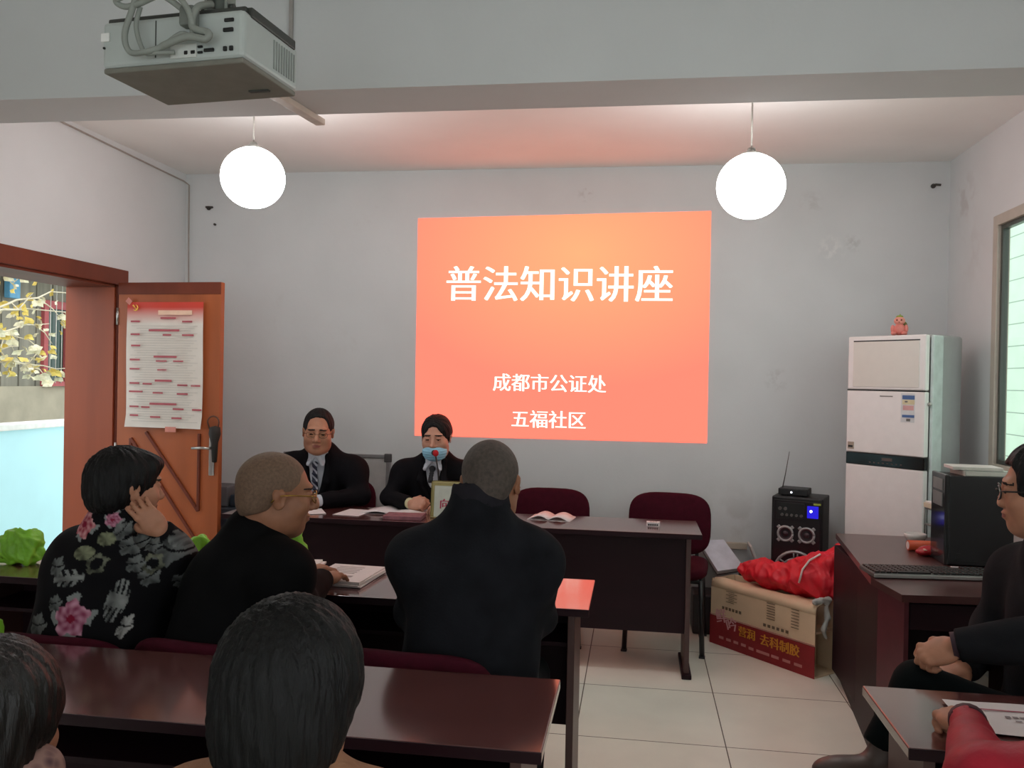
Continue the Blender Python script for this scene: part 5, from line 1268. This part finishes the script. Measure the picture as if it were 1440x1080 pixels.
def floral(P):
    out = np.zeros((len(P), 4)); out[:, :3] = srgb('#0d0c0f')[:3]; out[:, 3] = 1; r = np.random.RandomState(5)
    allf = [(q[0] * .935, 1.52 + (q[1] - 1.52) * .935, q[2] * 1.02, q[3] * 1.02, q[4], q[5]) for q in FL]
    for k in range(14): allf.append((r.uniform(-1.95, -1.35), r.uniform(.55, 1.02), r.uniform(.02, .04), r.uniform(.02, .04), r.uniform(0, 3), r.choice(['l', 'p', 'g'])) + (1,))
    for q in allf:
        x, z, rx, rz, a, kd = q[:6]; front = len(q) > 6
        dx, dz = P[:, 0] - x, P[:, 2] - z; u = (dx * math.cos(a) + dz * math.sin(a)) / rx; v = (-dx * math.sin(a) + dz * math.cos(a)) / rz
        rr = np.sqrt(u * u + v * v); th = np.arctan2(v, u); side = (P[:, 1] > 2.52) if front else (P[:, 1] < 2.60)
        pet = .88 + .12 * np.cos(th * 5) + .05 * np.cos(th * 11)
        if kd in 'rp':
            c0 = np.array(srgb('#8a2438' if kd == 'r' else '#7c2f4c')[:3]); c1 = np.array(srgb('#cf9a9c' if kd == 'r' else '#c48fa2')[:3]); m_ = side & (rr < pet)
            w_ = np.clip((.5 + .5 * np.cos(th * 5 + rr * 9) * np.cos(th * 3 - rr * 5)) * (.25 + rr), 0, 1)[:, None]; out[m_, :3] = (c0 * (1 - w_) + c1 * w_)[m_]
            ring_ = side & (rr >= pet) & (rr < pet + .28) & (np.cos(th * 4 + 1) > .2); out[ring_, :3] = srgb('#7d8180')[:3]
            cen = side & (rr < .22); out[cen, :3] = srgb('#7a1830')[:3]
        else:
            c = {'g': '#83866c', 'f': '#8b8d8b', 'o': '#6e7060', 'l': '#707372', 'w': '#b4b2ae'}[kd]
            m_ = side & (rr < (pet if kd != 'g' else 1))
            if kd == 'o': m_ &= rr > .55
            if kd == 'f': m_ = side & (rr < 1) & ((np.abs(v) < .3) | (np.sin(u * 13 + np.abs(v) * 4) > -.1))
            if kd in 'lw': m_ &= np.abs(v - .25 * u * u) > .07
            sh = (.62 + .25 * np.sin(u * 3 + v * 2) + .2 * np.cos(th * 6) * rr)[:, None]; out[m_, :3] = (np.array(srgb(c)[:3]) * sh)[m_]
    return out
def floral_mat():
    m = mat('floral_fabric', '#101012', rough=.85, spec=.12); nt, b = nodes_of(m)
    a = nt.nodes.new('ShaderNodeVertexColor'); a.layer_name = 'pattern'; nt.links.new(a.outputs[0], b.inputs['Base Color']); return m
def puff(f):
    f.ell(p.pel + p.up * .12, (.215, .16, .20), p.TR, .07); f.ell(p.che - p.front * .03, (.20, .13, .17), p.TR, .07)
p.coat('floral_jacket', floral_mat(), .0045, g=.026, fold=(.007, (18, 18, 12), 6), collar=stand_collar(p, .086, .075), belly=puff, waist=.03, colors=floral)
p.trousers(M_trs)
def bob(f, hd):
    hd.ell(f, (0, -.016, .036), (.088, .106, .095), .0); hd.ell(f, (0, -.05, -.025), (.074, .062, .06), .04); hd.ell(f, (0, .055, .075), (.07, .045, .032), .03)
    hd.ell(f, (0, .120, -.045), (.086, .080, .11), .012, 's'); hd.ell(f, (0, .135, .02), (.07, .06, .05), .012, 's')
    for sg in (-1, 1): hd.ell(f, (sg * .098, .016, -.030), (.030, .034, .050), .008, 's')
    f.cut(hd.p(0, -.05, -.062), hd.R @ np.array((0, .2, -1)), .17)
p.hair(bob, .005, extra=strands(hd, .0025, 52, 2))

# 6 ---------------- foreground, black hair, tan top
hd = Head((-.492, 1.195, 1.045), (.04, 1), tilt=-.12, sc=1.03)
p = Body('foreground person with short black hair and tan top seen from behind', hd,
         (-.50, 1.08, .50), (-.50, 1.14, .76), (-.490, 1.16, .920), [(-.355, 1.17, .868), (-.622, 1.17, .858)],
         [(-.31, 1.32, .68), (-.67, 1.32, .68)], [(-.40, 1.50, .62), (-.58, 1.50, .62)],
         [(-.40, 1.52, .50), (-.60, 1.52, .50)], [(-.40, 1.55, .09), (-.60, 1.55, .09)], build=1.0, skin=0)
LAP = lambda q: [dict(wrist=q.wr[0], fwd=(-.5, .8, -.2), back=(0, .2, 1), thumb=-1, curl=(.4, .5, .4)), dict(wrist=q.wr[1], fwd=(.5, .8, -.2), back=(0, .2, 1), thumb=1, curl=(.4, .5, .4))]
p.skin_mesh(.005, hands=LAP(p))
M_tan = mat('tan_knit', '#94694c', rough=.85, var=.12, scale=40, bump=.2, bscale=200)
p.coat('tan_jumper', M_tan, .008, g=.018, fold=(.005, (16, 16, 12), 9))
p.trousers(M_trs)
def crown(f, hd):
    hd.ell(f, (0, -.018, .036), (.102, .118, .112), .0); hd.ell(f, (0, -.05, -.045), (.084, .075, .075), .05); hd.ell(f, (0, -.06, -.10), (.055, .045, .04), .04)
    hd.ell(f, (0, .122, -.045), (.086, .080, .11), .012, 's'); hd.ell(f, (0, .135, .02), (.07, .06, .05), .012, 's')
    for sg in (-1, 1): hd.ell(f, (sg * .100, .020, -.055), (.030, .036, .045), .008, 's')
p.hair(crown, .005, extra=strands(hd, .0022, 58, 7, (-.02, -.06, .12)))

# 7 ---------------- lower left corner
hd = Head((-.995, 1.205, .952), (.10, 1), tilt=-.10, sc=1.03)
p = Body('person with dark hair and purple patterned scarf at the lower left corner', hd,
         (-1.02, 1.08, .50), (-1.01, 1.14, .72), (-1.0, 1.17, .845), [(-.85, 1.16, .765), (-1.155, 1.16, .765)],
         [(-.82, 1.34, .66), (-1.18, 1.34, .66)], [(-.92, 1.50, .60), (-1.08, 1.50, .60)],
         [(-.92, 1.52, .50), (-1.10, 1.52, .50)], [(-.92, 1.55, .09), (-1.10, 1.55, .09)], build=.98, skin=0)
p.skin_mesh(.005, hands=LAP(p))
p.coat('dark_jacket', mat('plum_jacket', '#1d161c', rough=.85, var=.3), .009, g=.018, fold=(.005, (16, 16, 12), 12))
p.trousers(M_trs)
p.hair(crown, .005, m=mat('dark_brown_hair', '#161210', rough=.45, spec=.45, var=.5, scale=55, stretch=(1, 1, .18), bump=.5, bscale=130), extra=strands(hd, .0022, 56, 8))
def scarf_mat():
    m = mat('patterned_scarf', '#6d4757', rough=.85, var=.1); nt, b = nodes_of(m)
    tc = nt.nodes.new('ShaderNodeTexCoord'); vo = nt.nodes.new('ShaderNodeTexVoronoi'); vo.inputs['Scale'].default_value = 42; nt.links.new(tc.outputs['Object'], vo.inputs[0])
    r = nt.nodes.new('ShaderNodeValToRGB'); e = r.color_ramp.elements; e[0].position = .15; e[0].color = srgb('#3a1d30'); e[1].position = .6; e[1].color = srgb('#a37f76')
    nt.links.new(vo.outputs[0], r.inputs[0]); nt.links.new(r.outputs[0], b.inputs['Base Color']); return m
f = Field()
for k in range(14):
    a0, a1 = 2 * PI * k / 14, 2 * PI * (k + 1) / 14
    q0, q1 = [p.nec + p.across * .085 * math.cos(t) + p.front * .085 * math.sin(t) + np.array((0, 0, .035 + .012 * math.sin(3 * t))) for t in (a0, a1)]
    f.cone(q0, q1, .042 + .006 * math.sin(a0 * 4), .042 + .006 * math.sin(a1 * 4), .02)
mesh_field('scarf', f, .006, scarf_mat(), p.root, 2, (.006, (30, 30, 30), 3), origin=p.o)

# 8 ---------------- man at the right edge, profile to the left, legs crossed
hd = Head((1.098, 2.50, 1.235), (-.93, .36), tilt=-.03, sc=1.04)
p = Body('man in dark grey jacket and black glasses sitting cross-legged at the right edge', hd,
         (1.20, 2.60, .53), (1.20, 2.55, .85), (1.150, 2.525, 1.06), [(1.155, 2.74, .97), (1.215, 2.33, .97)],
         [(1.10, 2.80, .78), (1.115, 2.36, .888)], [(.96, 2.66, .70), (.858, 2.435, .828)],
         [(.80, 2.72, .53), (.785, 2.50, .695)], [(.80, 2.74, .09), (.690, 2.47, .545)], build=1.06, skin=0)
p.skin_mesh(.0045, nose=.75, hands=[dict(wrist=p.wr[0], fwd=(-.8, -.35, -.2), back=(0, 0, 1), thumb=-1, curl=(.4, .5, .4)), dict(wrist=p.wr[1], fwd=(-.85, .18, -.42), back=(-.30, -.45, .75), thumb=1, curl=(.95, 1.05, .8), thumb_in=1.1, spread=.03, fist=True)])
M_dgrey = mat('dark_grey_jacket', '#1e1f22', rough=.9, spec=.12, var=.25, scale=12, bump=.1, bscale=120)
p.coat('jacket', M_dgrey, .0075, g=.026, arm=1.08, fold=(.009, (20, 20, 14), 14), collar=stand_collar(p, .070, .02), wr_r=.046)
p.trousers(mat('teal_black_trousers', '#0b1112', rough=.9, spec=.12, var=.2), M_SHOEB, sh_dir=[(-1, .1, 0), (-.95, -.05, -.12)])
def swept(f, hd): short_hair(.018, brow=.075, nape=-.05, top=.006)(f, hd)
p.hair(swept, .0045, extra=strands(hd, .003, 40, 5))
p.glasses(mat('black_rim', '#121012', rough=.3), .018, .0022)
g = Field(); d = nrmv(p.wr[1] - p.el[1])
MB().tube([p.wr[1] - d * .012 - np.array(p.o), p.wr[1] + d * .008 - np.array(p.o)], .036, n=16).build('cuff', mat('plum_cuff', '#3a2530', rough=.7), p.root)

# 9 ---------------- red padded jacket, lower right
hd = Head((1.10, 1.60, 1.17), (-.15, 1), tilt=-.2, sc=1.04)
p = Body('person in red padded jacket with both forearms on the right table', hd,
         (1.09, 1.38, .53), (1.085, 1.43, .83), (1.095, 1.50, 1.01), [(1.30, 1.49, .93), (.885, 1.49, .93)],
         [(1.30, 1.62, .815), (.628, 1.63, .812)], [(.96, 1.83, .805), (.718, 1.955, .800)],
         [(1.20, 1.88, .51), (.98, 1.88, .51)], [(1.20, 1.90, .09), (.98, 1.90, .09)], build=1.06, skin=0)
p.skin_mesh(.0045, hands=[dict(wrist=p.wr[0], fwd=(-.8, .4, -.05), back=(0, .2, 1), thumb=-1, curl=(.5, .7, .5)), dict(wrist=p.wr[1], fwd=(-.12, .95, -.12), back=(-.15, -.05, 1), thumb=1, curl=(.85, 1.1, .8), thumb_in=.8, fist=True)])
M_redj = mat('red_padded_jacket', '#a3102a', rough=.55, spec=.4, var=.15, scale=14, bump=.15, bscale=60)
def quilt(P):
    return .004 * np.sin(P[:, 1] * 125 + 2 * np.sin(P[:, 0] * 14)) * (np.abs(P[:, 2] - .82) < .1)
p.coat('red_jacket', M_redj, .007, g=.030, fold=(.006, (22, 30, 22), 17), wr_r=.037, arm=1.0, collar=stand_collar(p, .074, .06))
d = nrmv(p.wr[1] - p.el[1]); MB().tube([p.wr[1] - d * .02 - np.array(p.o), p.wr[1] + d * .012 - np.array(p.o)], .039, n=18).build('cuff', mat('wine_cuff', '#3d1522', rough=.7), p.root)
p.trousers(M_trs)
p.hair(crown, .006, extra=strands(hd, .004, 30, 9))
# ------------------------------------------------------------------ crumpled bags
M_green = mat('green_bag', '#7dbb2e', rough=.45, var=.2, scale=9, bump=.6, bscale=22)
M_redbag = mat('red_nonwoven', '#d8182c', rough=.5, var=.12, scale=12, bump=.25, bscale=28)
def bag(name, label, cat_, m, ops, base, h=.006, fold=(.010, (34, 34, 30), 4), group=None, fr=1.0):
    t = thing(name, label, cat_, base, group=group); f = Field()
    def crease(P):
        a = wobble(P, 1.6, tuple(fr * q for q in (40, 44, 34)), fold[2] + 40); b = wobble(P, 1.6, tuple(fr * q for q in (90, 100, 70)), fold[2] + 41)
        return fold[0] * 1.5 * (.35 - np.abs(a) ** .8) + fold[0] * .6 * (.3 - np.abs(b))
    for o in ops: getattr(f, o[0])(*o[1:])
    return t, mesh_field('bag_body', f, h, m, t, 1, fold, origin=base, extra=crease)
bag('green_bag', 'crumpled green bag on the far table near the cyan wall', 'bag', M_green, [('cone', (-2.46, 3.08, .80), (-2.37, 3.08, .79), .045, .045, .03), ('ell', (-2.42, 3.09, .835), (.085, .05, .055), None, .04), ('cone', (-2.50, 3.06, .775), (-2.36, 3.04, .772), .018, .015, .02), ('cone', (-2.38, 3.09, .86), (-2.37, 3.09, .87), .025, .015, .03)], (-2.42, 3.08, .7505), fold=(.011, (40, 40, 36), 4))
bag('green_bag', 'green bag lying between the floral jacket and the bald man', 'bag', M_green, [('cone', (-1.82, 3.08, .785), (-1.66, 3.10, .865), .030, .032, .03), ('ell', (-1.70, 3.10, .80), (.10, .05, .045), None, .04), ('ell', (-1.68, 3.10, .85), (.05, .035, .04), None, .03)], (-1.70, 3.08, .7505))
bag('green_bag', 'small green bag showing in front of the bald man', 'bag', M_green, [('ell', (-1.335, 3.20, .82), (.06, .04, .062), None, .0), ('cone', (-1.33, 3.20, .86), (-1.31, 3.20, .895), .03, .02, .03)], (-1.335, 3.20, .7505))
bag('green_bag', 'bright green bag at the left picture edge on the nearest table', 'bag', M_green, [('slab', (-1.765, 2.06, .80), (.07, .05, .045), None, .02), ('cone', (-1.80, 2.06, .83), (-1.73, 2.06, .832), .02, .02, .03)], (-1.765, 2.06, .7505), fold=(.006, (30, 30, 30), 4))
t, b_ = bag('red_bag', 'large red cloth bag with white drawstring on the printed carton', 'bag', M_redbag, [
    ('ell', (.80, 4.93, .45), (.21, .095, .075), np.array(rot('Z', ca)), .0), ('ell', (.965, 4.77, .465), (.17, .085, .09), np.array(rot('Z', ca)), .06),
    ('cone', (.64, 5.08, .44), (.80, 4.93, .455), .045, .055, .05), ('cone', (.93, 4.84, .51), (1.06, 4.74, .59), .075, .06, .06), ('cone', (1.06, 4.75, .57), (1.10, 4.77, .67), .06, .022, .04)], (.85, 4.88, .382), fold=(.012, (26, 26, 40), 9), fr=.5)
def on_surface(o, pts, off):
    from mathutils.bvhtree import BVHTree
    bv = BVHTree.FromPolygons([v.co for v in o.data.vertices], [p.vertices[:] for p in o.data.polygons]); out = []
    for q in pts:
        c, n, i, d = bv.find_nearest(Vector(q)); out.append(c + n * off)
    return out
cord = [np.array(q) - np.array((.85, 4.88, .382)) for q in ((.865, 4.72, .46), (.88, 4.72, .50), (.895, 4.72, .535), (.91, 4.72, .565), (.93, 4.73, .59), (.955, 4.74, .61), (.985, 4.75, .62))]
MB().tube(on_surface(b_, cord, .007), .0055, n=6).build('drawstring', mat('white_cord', '#e5d9d6', rough=.6), t)
bag('white_bag', 'thin white plastic bag hanging out of the carton end', 'bag', mat('white_plastic_film', '#c9cac6', rough=.35, bump=.4, bscale=30), [('cone', (.93, 4.60, .392), (1.015, 4.66, .402), .014, .018, .02), ('cone', (1.0, 4.65, .39), (1.01, 4.652, .30), .018, .012, .02), ('cone', (.985, 4.625, .25), (1.0, 4.64, .20), .012, .010, .02), ('cone', (1.01, 4.652, .30), (.985, 4.625, .25), .012, .012, .02)], (.98, 4.63, .38), h=.005, fold=(.005, (40, 40, 40), 5))
